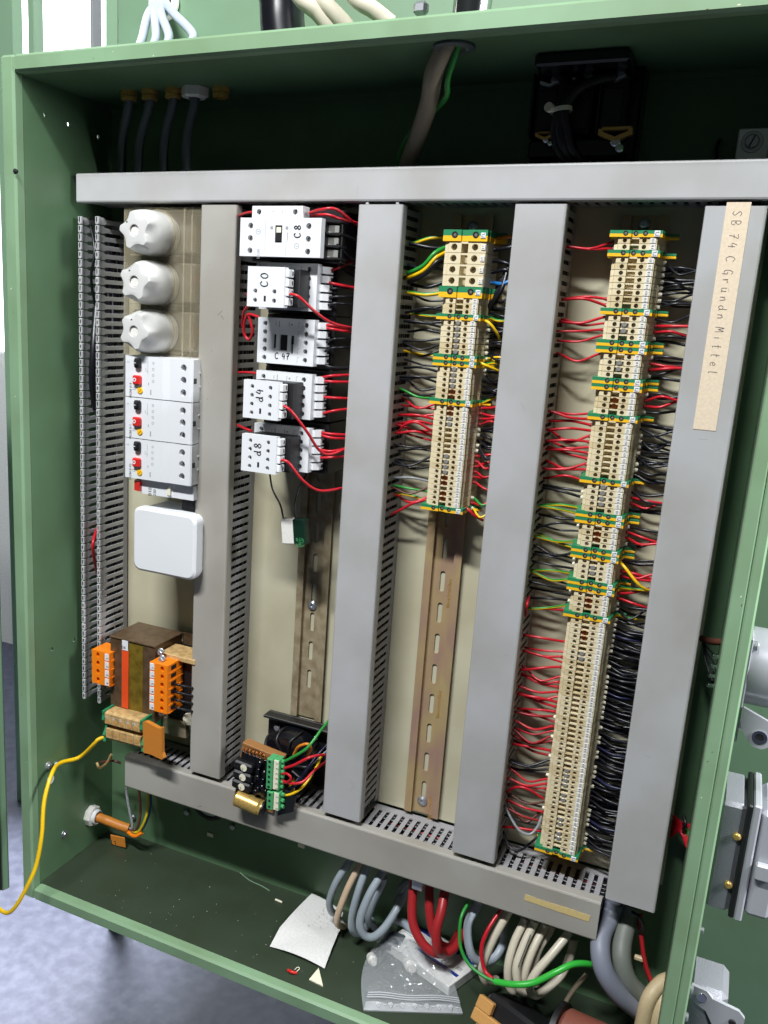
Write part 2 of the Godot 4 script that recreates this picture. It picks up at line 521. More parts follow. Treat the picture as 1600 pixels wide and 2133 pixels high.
func build_cabinet():
	var t := thing("control_cabinet", "open green sheet-steel control cabinet shell with folded rim and dusty floor", "cabinet", Vector3(200, YB, 0))
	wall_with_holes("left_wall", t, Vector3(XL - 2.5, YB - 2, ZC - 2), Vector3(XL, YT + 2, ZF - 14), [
		[Vector3(XL, 90, 40), 0, 2.6], [Vector3(XL, 88, 0), 0, 2.6], [Vector3(XL, 84, -54), 0, 2.6], [Vector3(XL, -558, 44), 0, 2.6], [Vector3(XL, -559, 1), 0, 2.6]], M.green_shaded)
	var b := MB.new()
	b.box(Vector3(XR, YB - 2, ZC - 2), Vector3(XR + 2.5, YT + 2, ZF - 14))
	part("right_wall", b, M.green_shaded, t)
	wall_with_holes("top_wall", t, Vector3(XL, YT, ZC - 2), Vector3(XR, YT + 2.5, ZF - 14), [[Vector3(300, YT, 58), 1, 13.0]], M.green_shaded)
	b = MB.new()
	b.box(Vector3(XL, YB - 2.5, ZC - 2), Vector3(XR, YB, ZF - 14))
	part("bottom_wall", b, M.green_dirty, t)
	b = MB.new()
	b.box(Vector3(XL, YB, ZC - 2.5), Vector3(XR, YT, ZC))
	part("back_wall", b, M.green_shaded, t)
	# folded rim, one bar per side
	var e := 2.6
	b = MB.new(); b.box(Vector3(XL - 19, YB - 18, ZF - 16), Vector3(XL, YT + 18, ZF), e); part("rim", b, M.green, t)
	b = MB.new(); b.box(Vector3(XL, YT, ZF - 16), Vector3(XR, YT + 18, ZF), e); part("rim", b, M.green, t)
	b = MB.new(); b.box(Vector3(XL, YB - 18, ZF - 16), Vector3(XR, YB, ZF), e); part("rim", b, M.green, t)
	b = MB.new()
	b.box(Vector3(XR, YB - 18, ZF - 16), Vector3(XR + 11.6, YT + 18, ZF), 1.2)
	b.box(Vector3(XR + 12, YB - 18, ZF - 16), Vector3(XR + 21, YT + 18, ZF - 0.4), 1.6)
	part("rim", b, M.green, t)
	for k in 16:
		b = MB.new()
		var on_left := k % 3 == 0
		var c := Vector3(XL - rng.randf_range(2, 17), rng.randf_range(YB, YT), ZF) if on_left else (Vector3(rng.randf_range(XL, XR), YT + rng.randf_range(2, 16), ZF) if k % 3 == 1 else Vector3(XR + rng.randf_range(2, 10), rng.randf_range(YB, -200), ZF))
		b.xf = Transform3D(Basis(Vector3(0, 0, 1), rng.randf() * TAU), c)
		var s := rng.randf_range(0.3, 1.3)
		b.box(Vector3(-s, -0.3, -0.4), Vector3(s, 0.3, 0.05))
		part("paint_chip", b, M.label_cream if k % 2 else M.iron, t)
	# bolts and plugs in the left wall, the back wall
	for q in [[Vector3(-187.0, -719.9, 55.4), 4.2, M.zinc], [Vector3(-187.0, -838.7, 26.7), 4.6, M.steel], [Vector3(-187.0, -891.6, 3.5), 2.0, M.zinc], [Vector3(-187.0, 21.8, 89.5), 2.2, M.dark]]:
		b = MB.new()
		b.cyl(q[0], Vector3(1, 0, 0), q[1] * 1.35, 1.2)
		b.cyl(q[0] + Vector3(1.2, 0, 0), Vector3(1, 0, 0), q[1], 3.0, 14, 1.2)
		part("bolt", b, q[2], t)
	b = MB.new()
	b.cyl(Vector3(-187.0, -742.4, 51.3), Vector3(1, 0, 0), 6.5, 1.2)
	part("plug", b, M.white, t)
	for q in [Vector3(-53.0, -818.0, -79.0), Vector3(22.9, -816.9, -79.0), Vector3(-147.2, -855.3, -79.0)]:
		b = MB.new()
		b.cyl(q, Vector3(0, 0, 1), 4.6, 3.5, 14, 1.4)
		part("bolt", b, M.steel, t)
	# top inner stiffener fold behind the rim
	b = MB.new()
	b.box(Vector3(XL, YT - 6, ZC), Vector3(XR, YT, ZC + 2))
	part("top_fold", b, M.green_shaded, t)
	# two small pale rectangles on the back wall
	for q in [Vector3(-13.5, -841.5, -79.0), Vector3(129.9, -811.6, -79.0)]:
		b = MB.new()
		b.box(q + Vector3(-5, -3, 0), q + Vector3(5, 3, 0.8), 0.5)
		part("sticker", b, M.label_cream, t)
	# dust and clippings lie on the floor as one scatter
	b = MB.new()
	for i in 60:
		var x := rng.randf_range(-150, 330)
		var z := rng.randf_range(-60, 70)
		var s := rng.randf_range(0.2, 0.6) * (2.0 if rng.randf() < 0.08 else 1.0)
		b.xf = Transform3D(Basis(Vector3.UP, rng.randf() * TAU), Vector3(x, YB + 0.05, z))
		b.box(Vector3(-s, 0, -s * 0.5), Vector3(s, s * 0.6, s * 0.5))
	solo("floor_crumbs", b, M.speck, "pale crumbs and dust specks scattered over the green cabinet floor", "debris", "", "stuff")

# ---------- wiring ducts ----------
const PITCH := 10.0

func duct_cover_profile(w: float) -> Array:
	return [Vector2(0, -13), Vector2(0, -2.2), Vector2(0.7, -0.7), Vector2(2.2, 0), Vector2(w - 2.2, 0), Vector2(w - 0.7, -0.7), Vector2(w, -2.2), Vector2(w, -13), Vector2(w - 1.4, -13), Vector2(w - 1.4, -2), Vector2(1.4, -2), Vector2(1.4, -13)]

# o = top-left corner of the cover face, along = length direction, across = width direction
func duct(label: String, o: Vector3, along: Vector3, across: Vector3, length: float, w: float, near_fingers: bool, far_fingers: bool, m: Material, tabs := 0):
	var t := thing("wiring_duct", label, "wiring duct", o + Vector3(0, 0, -66), "grey slotted wiring ducts on the mounting plate")
	var b := MB.new()
	b.prism(o, across, Vector3(0, 0, 1), duct_cover_profile(w), along * length)
	part("cover", b, m, t)
	b = MB.new()
	for k in 7:
		var c := o + along * rng.randf_range(20, length - 20) + across * rng.randf_range(6, w - 6)
		b.xf = Transform3D(Basis(Vector3(0, 0, 1), rng.randf() * TAU), c)
		var sx := rng.randf_range(0.3, 0.8) if k < 5 else rng.randf_range(2.0, 5.0)
		b.box(Vector3(-sx, -0.22, -0.5), Vector3(sx, 0.22, 0.04))
	part("scuff", b, M.print_light if m == M.duct else M.iron, t)
	b = MB.new()
	var A := o + across * 2.0 - Vector3(0, 0, 66)
	var e := o + across * (w - 2.0) + along * length - Vector3(0, 0, 66)
	b.box(A, e + Vector3(0, 0, 1.6))
	for side in [0, 1]:
		var q: Vector3 = o + across * (1.9 if side == 0 else w - 3.5) - Vector3(0, 0, 66)
		b.box(q, q + across * 1.6 + along * length + Vector3(0, 0, 11))
		b.box(q + Vector3(0, 0, 57), q + across * 1.6 + along * length + Vector3(0, 0, 62))
		if not (near_fingers if side == 0 else far_fingers):
			for k in int(length / PITCH):
				var f: Vector3 = q + along * (k * PITCH + 2.1)
				b.box(f + Vector3(0, 0, 11), f + across * 1.6 + along * (PITCH - 4.2) + Vector3(0, 0, 57))
	part("trough", b, M.duct_side, t)
	for side in [0, 1]:
		if near_fingers if side == 0 else far_fingers:
			var q: Vector3 = across * (1.9 if side == 0 else w - 3.5) - Vector3(0, 0, 66)
			var f := MB.new()
			f.box(Vector3(0, 0, 11), across * 1.6 + along * (PITCH - 4.2) + Vector3(0, 0, 57), 0.25)
			var mesh := f.done()
			for k in int(length / PITCH):
				var mi := part("finger", mesh, M.duct_side, t, true)
				mi.position = (q + Vector3(0, 0, 66) + along * (k * PITCH + 2.1)) * S
	if tabs:
		for x in [7.0, w - 9.0]:
			b = MB.new()
			b.box(o + across * x + Vector3(0, 0, -5), o + across * (x + 3.4) - along * 4.5 + Vector3(0, 0, -2), 0.6)
			part("tab", b, m, t)
	# wires lying inside, seen through the slots
	b = MB.new()
	var rows := int((w - 9.0) / 6.0)
	for k in rows * 7:
		var p := []
		var c := o + across * (6.5 + (k % rows) * (w - 13.0) / (rows - 1.0)) - Vector3(0, 0, 16.0 + (k / rows) * 7.0)
		for i in 9:
			p.append(c + along * (length * i / 8.0) + across * rng.randf_range(-1.2, 1.2) + Vector3(0, 0, rng.randf_range(-2, 2)))
		b.tube(p, rng.randf_range(2.6, 3.6), 5, 2)
	solo("wire_bundle", b, M.w_k, "dark wires inside the " + label.get_slice(" wiring duct", 0), "wire bundle", "", "stuff")
	b = MB.new()
	for k in 3:
		var p := []
		var c := o + across * (8.0 if k == 0 else w - 9.0 + k) - Vector3(0, 0, rng.randf_range(18, 46))
		for i in 9:
			p.append(c + along * (length * i / 8.0) + across * rng.randf_range(-2, 0.5) + Vector3(0, 0, rng.randf_range(-5, 5)))
		b.tube(p, 2.0, 5, 2)
	solo("wire_bundle", b, M.w_d, "red wires inside the " + label.get_slice(" wiring duct", 0), "wire bundle", "", "stuff")
	return t

func open_duct():
	var t := thing("open_wiring_duct", "narrow grey slotted wiring duct without a cover along the left wall", "wiring duct", Vector3(-163, -331, -66), "grey slotted wiring ducts on the mounting plate")
	var b := MB.new()
	b.box(Vector3(-176.5, -648, -66), Vector3(-148.7, -14, -64.5))
	for x in [-176.5, -150.5]:
		b.box(Vector3(x, -648, -66), Vector3(x + 1.8, -14, -56))
	part("trough", b, M.duct_side, t)
	for side in [0, 1]:
		var f := MB.new()
		# stem, then a wider head with a lip turned inwards
		f.box(Vector3(0, 1.4, -56), Vector3(1.8, 6.6, -20), 0.25)
		f.prism(Vector3(0, 0, 0), Vector3(0, 1, 0), Vector3(0, 0, 1), [Vector2(1.4, -20), Vector2(0.1, -16), Vector2(0.1, -4), Vector2(8.6, -4), Vector2(8.6, -16), Vector2(6.6, -20)], Vector3(1.8, 0, 0))
		f.box(Vector3(-1.6, 0.4, -8), Vector3(3.4, 9.0, -4), 0.5)
		var mesh := f.done()
		for k in 63:
			var mi := part("finger", mesh, M.open_duct, t)
			mi.position += Vector3(-176.5 if side == 0 else -150.5, -24.0 - k * PITCH, 0) * S
	# loose wires inside it
	b = MB.new()
	b.tube([Vector3(-182.1, -14.6, -30.0), Vector3(-161.1, -52.5, -14.0), Vector3(-164.9, -86.7, -12.0), Vector3(-173.1, -120.9, -30.0)], 2.0, 6)
	solo("wire", b, M.w_k, "black wire bowing out of the open duct beside the top fuse cap", "wire")
	b = MB.new()
	b.tube([Vector3(-171.6, -120.9, -30.0), Vector3(-160.1, -167.4, -10.0), Vector3(-161.0, -208.9, -8.0), Vector3(-173.1, -247.5, -28.0)], 4.4, 8)
	solo("cable", b, M.w_k, "thick black cable bulging inside the open duct beside the third fuse cap", "cable")
	b = MB.new()
	b.tube([Vector3(-171.8, -407.1, -30.0), Vector3(-158.6, -416.6, -6.0), Vector3(-159.5, -432.9, -6.0), Vector3(-172.1, -470.5, -30.0)], 2.2, 8)
	solo("wire", b, M.w_r, "short red wire bowing out of the open duct left of the junction box", "wire")
	b = MB.new()
	for k in 8:
		var p := []
		for i in 9:
			p.append(Vector3(-161 + rng.randf_range(-8, 8), -30 - i * 75, -46 + rng.randf_range(-10, 10)))
		b.tube(p, 2.4, 5, 2)
	solo("wire_bundle", b, M.w_k, "dark wires lying in the narrow open duct by the left wall", "wire bundle", "", "stuff")

func build_ducts():
	var D := Vector3(0, -1, 0)
	var R := Vector3(1, 0, 0)
	duct("topmost horizontal wiring duct with a long grey cover under the cabinet roof", Vector3(-176.5, 33.3, 0), R, D, 775, 33.3, false, true, M.duct)
	duct("bottom horizontal wiring duct with a grey cover and a strip of old tape", Vector3(-102.5, -706.7, 0), R, D, 622, 46.7, true, false, M.duct_warm)
	duct("leftmost covered vertical wiring duct between fuse column and contactors", Vector3(0, -2.9, 0), D, R, 696.4, 46, false, true, M.duct_warm)
	duct("second covered vertical wiring duct from the left, right of the contactors", Vector3(191.5, -2.9, 0), D, R, 696.4, 49, false, true, M.duct, 1)
	duct("third covered vertical wiring duct from the left, between the terminal strips", Vector3(354, -2.9, 0), D, R, 696.4, 49.3, false, true, M.duct)
	duct("rightmost vertical wiring duct carrying the handwritten paper tape", Vector3(522.5, -5, 0), D, R, 694, 50, false, false, M.duct)
	open_duct()
	# tapes
	var b := MB.new()
	b.box(Vector3(539.5, -199.5, 0.1), Vector3(559, -2, 0.5), 0.1)
	var t := thing("paper_tape", "cream paper tape with pencil handwriting stuck on rightmost vertical duct", "tape", Vector3(549, -100, 0))
	part("strip", b, M.tape, t)
	b = MB.new()
	handwriting(b, "SB 74 C Grundn Mittel", Vector3(545.5, -9, 0.5), Vector3(0, -1, 0), Vector3(1, 0, 0), 7.2, 0.3, 1.06)
	part("handwriting", b, M.pencil, t)
	b = MB.new()
	b.prism(Vector3(440, -727, 0.1), Vector3(1, 0, 0), Vector3(0, 1, 0), [Vector2(0, -4), Vector2(1, 3.2), Vector2(20, 2.4), Vector2(45, 3), Vector2(71, 2.2), Vector2(70, -5.4), Vector2(40, -5), Vector2(12, -4.2)], Vector3(0, 0, 0.4))
	solo("old_tape", b, M.tape_old, "torn strip of yellowed tape on the right end of bottom duct", "tape")

# ---------- mounting plate and rails ----------
func rail(label: String, x: float, y0: float, y1: float, m: Material, screws: Array, words := []):
	var t := thing("din_rail", label, "mounting rail", Vector3(x, y1, -66), "hat section mounting rails on the plate")
	var b := MB.new()
	var h := 21.5
	b.prism(Vector3(x, y0, -66), Vector3(1, 0, 0), Vector3(0, 0, 1), [Vector2(-h, 7.5), Vector2(-h, 6.2), Vector2(-14, 6.2), Vector2(-14, 1.2), Vector2(-12.6, 1.2), Vector2(-12.6, 7.5)], Vector3(0, y1 - y0, 0))
	b.prism(Vector3(x, y0, -66), Vector3(1, 0, 0), Vector3(0, 0, 1), [Vector2(h, 7.5), Vector2(h, 6.2), Vector2(14, 6.2), Vector2(14, 1.2), Vector2(12.6, 1.2), Vector2(12.6, 7.5)], Vector3(0, y1 - y0, 0))
	var holes := []
	var y := y1 - 20.0
	while y > y0 + 16:
		holes.append([x - 0.5, y, 2.9, 9.5])
		y -= 38.0
	b.holed(x - 13, x + 13, y0, y1, -64.4, holes, 1.2, true)
	part("profile", b, m, t)
	for s in screws:
		var c := MB.new()
		c.lathe(Vector3(x - 1, s, -64), Vector3(0, 0, 1), [Vector2(6.2, 0), Vector2(6.0, 1.4), Vector2(3.6, 3.0), Vector2(2.0, 3.2), Vector2(1.6, 1.4), Vector2(0, 1.4)], 18)
		part("screw", c, M.zinc, t)
	for w in words:
		text(t, "Weidmüller", Vector3(x + 9.2, w, -64.3), 5.0, Vector3(0, 1, 0), Vector3(-1, 0, 0), M.brass, "embossed_lettering", 0.3)

func build_plate():
	var t := thing("mounting_plate", "beige painted mounting plate carrying the ducts and rails", "mounting plate", Vector3(190, -360, -68))
	var b := MB.new()
	b.box(Vector3(-150, -706, -69), Vector3(575, 38, -66.6), 0.6)
	part("plate", b, M.plate, t)
	b = MB.new()
	var p0 := Vector3(539.0, 64.0, -34.0)
	var p1 := Vector3(565.2, 32.8, -34.0)
	var pc := Vector3(551.1, 52.6, -34.0)
	b.box(Vector3(p0.x, p1.y - 10, -38), Vector3(p1.x, p0.y, -34), 1.0)
	b.box(Vector3(p0.x, p1.y - 14, -66), Vector3(p1.x, p1.y - 10, -34), 0.6)
	part("bracket", b, M.bracket, t)
	b = MB.new()
	b.cyl(pc + Vector3(0, 0, 0), Vector3(0, 0, 1), 9, 1.6, 22)
	b.cyl(pc + Vector3(0, 0, 1.6), Vector3(0, 0, 1), 6, 3, 20, 1.0)
	part("screw", b, M.zinc, t)
	b = MB.new()
	b.xf = Transform3D(Basis(Vector3(0, 0, 1), 1.2), pc + Vector3(0, 0, 4.6))
	b.box(Vector3(-5.4, -0.6, 0), Vector3(5.4, 0.6, 0.1))
	part("screw_slot", b, M.dark, t)
	rail("rusty hat rail behind the junction box in the leftmost column", -12, -540, -180, M.rail_dull, [-470])
	rail("dull brown hat rail below the contactors in the second column", 135, -616, -12, M.rail_dull, [-466])
	rail("shiny passivated hat rail below the middle terminal strip", 297, -702, -6, M.rail, [-686, -18], [-418, -556, -694])
	rail("hat rail carrying the long right terminal strip, mostly hidden", 467, -700, -6, M.rail, [-14])

# ---------- fuses and switches, left column ----------
func build_fuse_holder():
	var t := thing("fuse_holder", "three-pole fuse holder with white porcelain screw caps under amber clear cover", "fuse holder", Vector3(-60, -90, -58))
	var b := MB.new()
	b.box(Vector3(-112, -174, -60), Vector3(-4, -6, -40), 1)
	part("base", b, M.fuse_base, t)
	b = MB.new()
	for k in 3:
		b.box(Vector3(-110, -55.0 - k * 56, -40), Vector3(-20, -9.0 - k * 56, -22), 2)
	part("ceramic_block", b, M.ceramic, t)
	b = MB.new()
	for k in 3:
		var y := -32.0 - k * 56
		b.box(Vector3(-17, y - 10, -40), Vector3(-8, y + 10, -28), 1)
		b.cyl(Vector3(-12, y + 3, -28), Vector3(0, 0, 1), 4, 4, 12)
		b.cyl(Vector3(-14, y - 14, -36), Vector3(0, 0, 1), 3, 6, 12)
	part("contact", b, M.copper, t)
	b = MB.new()
	for k in 3:
		b.box(Vector3(-21, -52.0 - k * 56, -38), Vector3(-19, -12.0 - k * 56, -12), 0.5)
		b.box(Vector3(-110, -58.5 - k * 56, -38), Vector3(-40, -56.5 - k * 56, -16), 0.5)
	part("cover_rib", b, M.amber, t)
	# clear amber cover: open box of panes
	b = MB.new()
	b.holed(-112, -4, -174, -6, -8, [[-66, -34, 26.5], [-66, -89, 26.5], [-66, -145, 26.5]], 3, true)
	b.box(Vector3(-113, -174, -60), Vector3(-112, -6, -9))
	b.box(Vector3(-4, -174, -60), Vector3(-3, -6, -9))
	b.box(Vector3(-112, -6, -60), Vector3(-4, -5, -9))
	b.box(Vector3(-112, -175, -60), Vector3(-4, -174, -9))
	b.box(Vector3(-27, -174, -7.8), Vector3(-25, -6, -5.6), 0.6)
	b.box(Vector3(-16, -174, -7.8), Vector3(-15, -6, -6.6), 0.4)
	part("clear_cover", b, M.amber, t)
	var spins := [0.5, 0.15, -0.1]
	for k in 3:
		var c := Vector3(-66, -34.0 - k * 55.5, 0)
		var cap := MB.new()
		var spin: float = spins[k]
		# (radius, z, scallop depth)
		var prof := [[25, -20, 0.0], [25.5, 0, 0.0], [25.2, 8, 0.0], [24.8, 14, 0.0], [24.2, 19, 0.12], [23.2, 25, 0.55], [22.0, 30, 0.92], [21.2, 32.6, 1.0], [20.2, 33.9, 1.0], [13.0, 34.4, 0.1], [7.2, 34.6, 0.0], [6.4, 34.4, 0.0], [6.2, 31.5, 0.0], [0, 31.2, 0.0]]
		var N := 80
		var grid := []
		for pr in prof:
			var ring := []
			for i in N:
				var a := TAU * i / N
				var q := fposmod((a - spin) * 5.0 / TAU, 1.0) * 2.0 - 1.0
				q /= 0.76
				var cut: float = pr[2] * 5.4 * pow(maxf(1.0 - q * q, 0.0), 0.8)
				ring.append(c + Vector3(cos(a) * (pr[0] - cut), sin(a) * (pr[0] - cut), pr[1]))
			grid.append(ring)
		for j in prof.size() - 1:
			for i in N:
				var i2 := (i + 1) % N
				var nn := []
				for ji in [[j, i], [j + 1, i], [j + 1, i2], [j, i2]]:
					var jj: int = ji[0]
					var ii: int = ji[1]
					var du: Vector3 = grid[jj][(ii + 1) % N] - grid[jj][(ii + N - 1) % N]
					var dv: Vector3 = grid[mini(jj + 1, prof.size() - 1)][ii] - grid[maxi(jj - 1, 0)][ii]
					if j <= 7 and jj == 8: dv = grid[8][ii] - grid[7][ii]
					if jj >= 9 or j >= 8: dv = grid[mini(j + 1, prof.size() - 1)][ii] - grid[j][ii]
					var n: Vector3 = du.cross(dv)
					nn.append(n.normalized() if n.length() > 1e-6 else Vector3(0, 0, 1))
				cap.squad(grid[j][i], grid[j + 1][i], grid[j + 1][i2], grid[j][i2], nn[0], nn[1], nn[2], nn[3])
		var cp := part("screw_cap", cap, M.porcelain, t)
		b = MB.new()
		b.cyl(c + Vector3(0, 0, 31), Vector3(0, 0, 1), 5.8, 1.2, 20, 0.5)
		part("sight_glass", b, M.white_warm, cp)
		b = MB.new()
		b.cyl(c + Vector3(cos(spin + 1.9) * 13.0, sin(spin + 1.9) * 13.0, 33.0), Vector3(0, 0, 1), 1.3, 1.4, 10, 0.1)
		part("test_hole", b, M.print, cp)
		b = MB.new()
		b.lathe(c, Vector3(0, 0, 1), [Vector2(27.5, -14), Vector2(28.2, -10), Vector2(27.0, -6), Vector2(25.2, -4)], 36)
		part("ring", b, M.amber, t)

func screw_mesh(r: float) -> ArrayMesh:
	var b := MB.new()
	b.lathe(Vector3.ZERO, Vector3(0, 0, 1), [Vector2(r, -2), Vector2(r, -0.4), Vector2(r * 0.8, 0), Vector2(0, 0)], 14)
	b.xf = Transform3D(Basis(Vector3(0, 0, 1), 0.6), Vector3.ZERO)
	b.box(Vector3(-r * 0.85, -r * 0.14, 0), Vector3(r * 0.85, r * 0.14, 0.25))
	return b.done()

var screw26: ArrayMesh
var screw20: ArrayMesh
var screw15: ArrayMesh

func put_screw(parent: Node3D, mesh: ArrayMesh, p: Vector3, m: Material, n := "terminal_screw"):
	return at_place(n, mesh, m, parent, p, Basis(Vector3(0, 0, 1), rng.randf() * TAU))

func build_motor_switches():
	var proto: Node3D = null
	var labels := ["white motor protection switch directly under the fuse caps, topmost of three", "middle one of the three white motor protection switches below the fuses", "white motor protection switch third from top, above the slim breaker"]
	var types := ["PKZM 0-4", "PKZM 0-1", "PKZM 0-10"]
	for k in 3:
		var y: float = -173.5 - 49.2 * k
		var t := thing("motor_switch", labels[k], "switch", Vector3(-37, y - 24, -58), "motor protection switches in the left column")
		var b := MB.new()
		b.prism(Vector3(0, y, 19), Vector3(1, 0, 0), Vector3(0, 0, 1), [Vector2(-89, -78), Vector2(-89, 0), Vector2(-88, 1), Vector2(-35, 1), Vector2(-26, -0.6), Vector2(-14, -0.6), Vector2(-14, -9), Vector2(1, -9), Vector2(1, -0.6), Vector2(4, -1), Vector2(5.5, -2.5), Vector2(4, -18), Vector2(3, -40), Vector2(3, -78)], Vector3(0, -48.2, 0))
		b.holed(-14, 1, y - 48.2, y, 18.4, [[-7, y - 9.5, 4.1], [-7, y - 23.5, 4.1], [-7, y - 38, 4.1]], 8)
		for hy in [-14.0, -30.0]:
			b.box(Vector3(3, y + hy, -5), Vector3(5, y + hy - 2, 3.2), 0.3)
		part("housing", b, M.white, t)
		for hy in [-9.5, -23.5, -38.0]:
			put_screw(t, screw26, Vector3(-7, y + hy, 12.5), M.screw)
		b = MB.new()
		b.box(Vector3(-73, y - 14, 19.5), Vector3(-64.5, y - 2.5, 25), 1.4)
		b.box(Vector3(-71, y - 11, 24), Vector3(-66.5, y - 4, 28), 1.2)
		var st := part("start_button", b, M.black, t)
		b = MB.new()
		b.box(Vector3(-70.5, y - 8.2, 28), Vector3(-67.5, y - 7.3, 28.2))
		part("mark", b, M.white, st)
		b = MB.new()
		b.box(Vector3(-75, y - 33.5, 19.5), Vector3(-64, y - 22.5, 25), 1.4)
		var sp := part("stop_button", b, M.red_plastic, t)
		b = MB.new()
		b.lathe(Vector3(-71.3, y - 27.6, 25.1), Vector3(0, 0, 1), [Vector2(1.3, 0), Vector2(1.3, 0.2), Vector2(2.4, 0.2), Vector2(2.4, 0)], 18)
		part("mark", b, M.white, sp)
		b = MB.new()
		b.cyl(Vector3(-66.5, y - 40, 19.6), Vector3(0, 0, 1), 4.0, 1.6, 20)
		b.xf = Transform3D(Basis(Vector3(0, 0, 1), 0.8), Vector3(-66.5, y - 40, 21.2))
		b.box(Vector3(-3, -0.5, 0), Vector3(3, 0.5, 0.5))
		part("dial", b, M.pe_yellow, t)
		text(t, types[k], Vector3(-80.5, y - 41, 20.1), 3.0, Vector3(0, 1, 0), Vector3(-1, 0, 0), M.print)
		text(t, "%d" % [2 - k if k < 2 else 3], Vector3(-84, y - 8, 20.1), 3.0, Vector3(0, 1, 0), Vector3(-1, 0, 0), M.print_light)
		b = MB.new()
		for q in [[-48, -7, 1.4], [-48, -14, 1.6], [-48, -21, 1.6], [-48, -28, 1.6]]:
			b.lathe(Vector3(q[0], y + q[1], 20.1), Vector3(0, 0, 1), [Vector2(q[2] - 0.4, 0), Vector2(q[2] - 0.4, 0.1), Vector2(q[2], 0.1), Vector2(q[2], 0)], 12)
		b.box(Vector3(-56, y - 20, 20), Vector3(-55.6, y - 5, 20.1))
		b.box(Vector3(-59, y - 17, 20), Vector3(-55, y - 16.6, 20.1))
		b.box(Vector3(-59, y - 13, 20), Vector3(-58.6, y - 16.6, 20.1))
		b.box(Vector3(-55, y - 33, 20), Vector3(-54, y - 30, 20.1))
		b.box(Vector3(-52, y - 44, 20), Vector3(-50.6, y - 38, 20.1))
		b.box(Vector3(-78, y - 38, 20), Vector3(-74, y - 37.4, 20.1))
		b.box(Vector3(-78, y - 40, 20), Vector3(-73, y - 39.4, 20.1))
		part("diagram", b, M.print_light, t)
		b = MB.new()
		b.box(Vector3(4.2, y - 21, 10), Vector3(5.9, y - 27, 16), 0.1)
		b.box(Vector3(3, y - 13, -14), Vector3(3.9, y - 15.5, -3))
		b.box(Vector3(3, y - 31, -14), Vector3(3.9, y - 33.5, -3))
		part("vent", b, M.print, t)

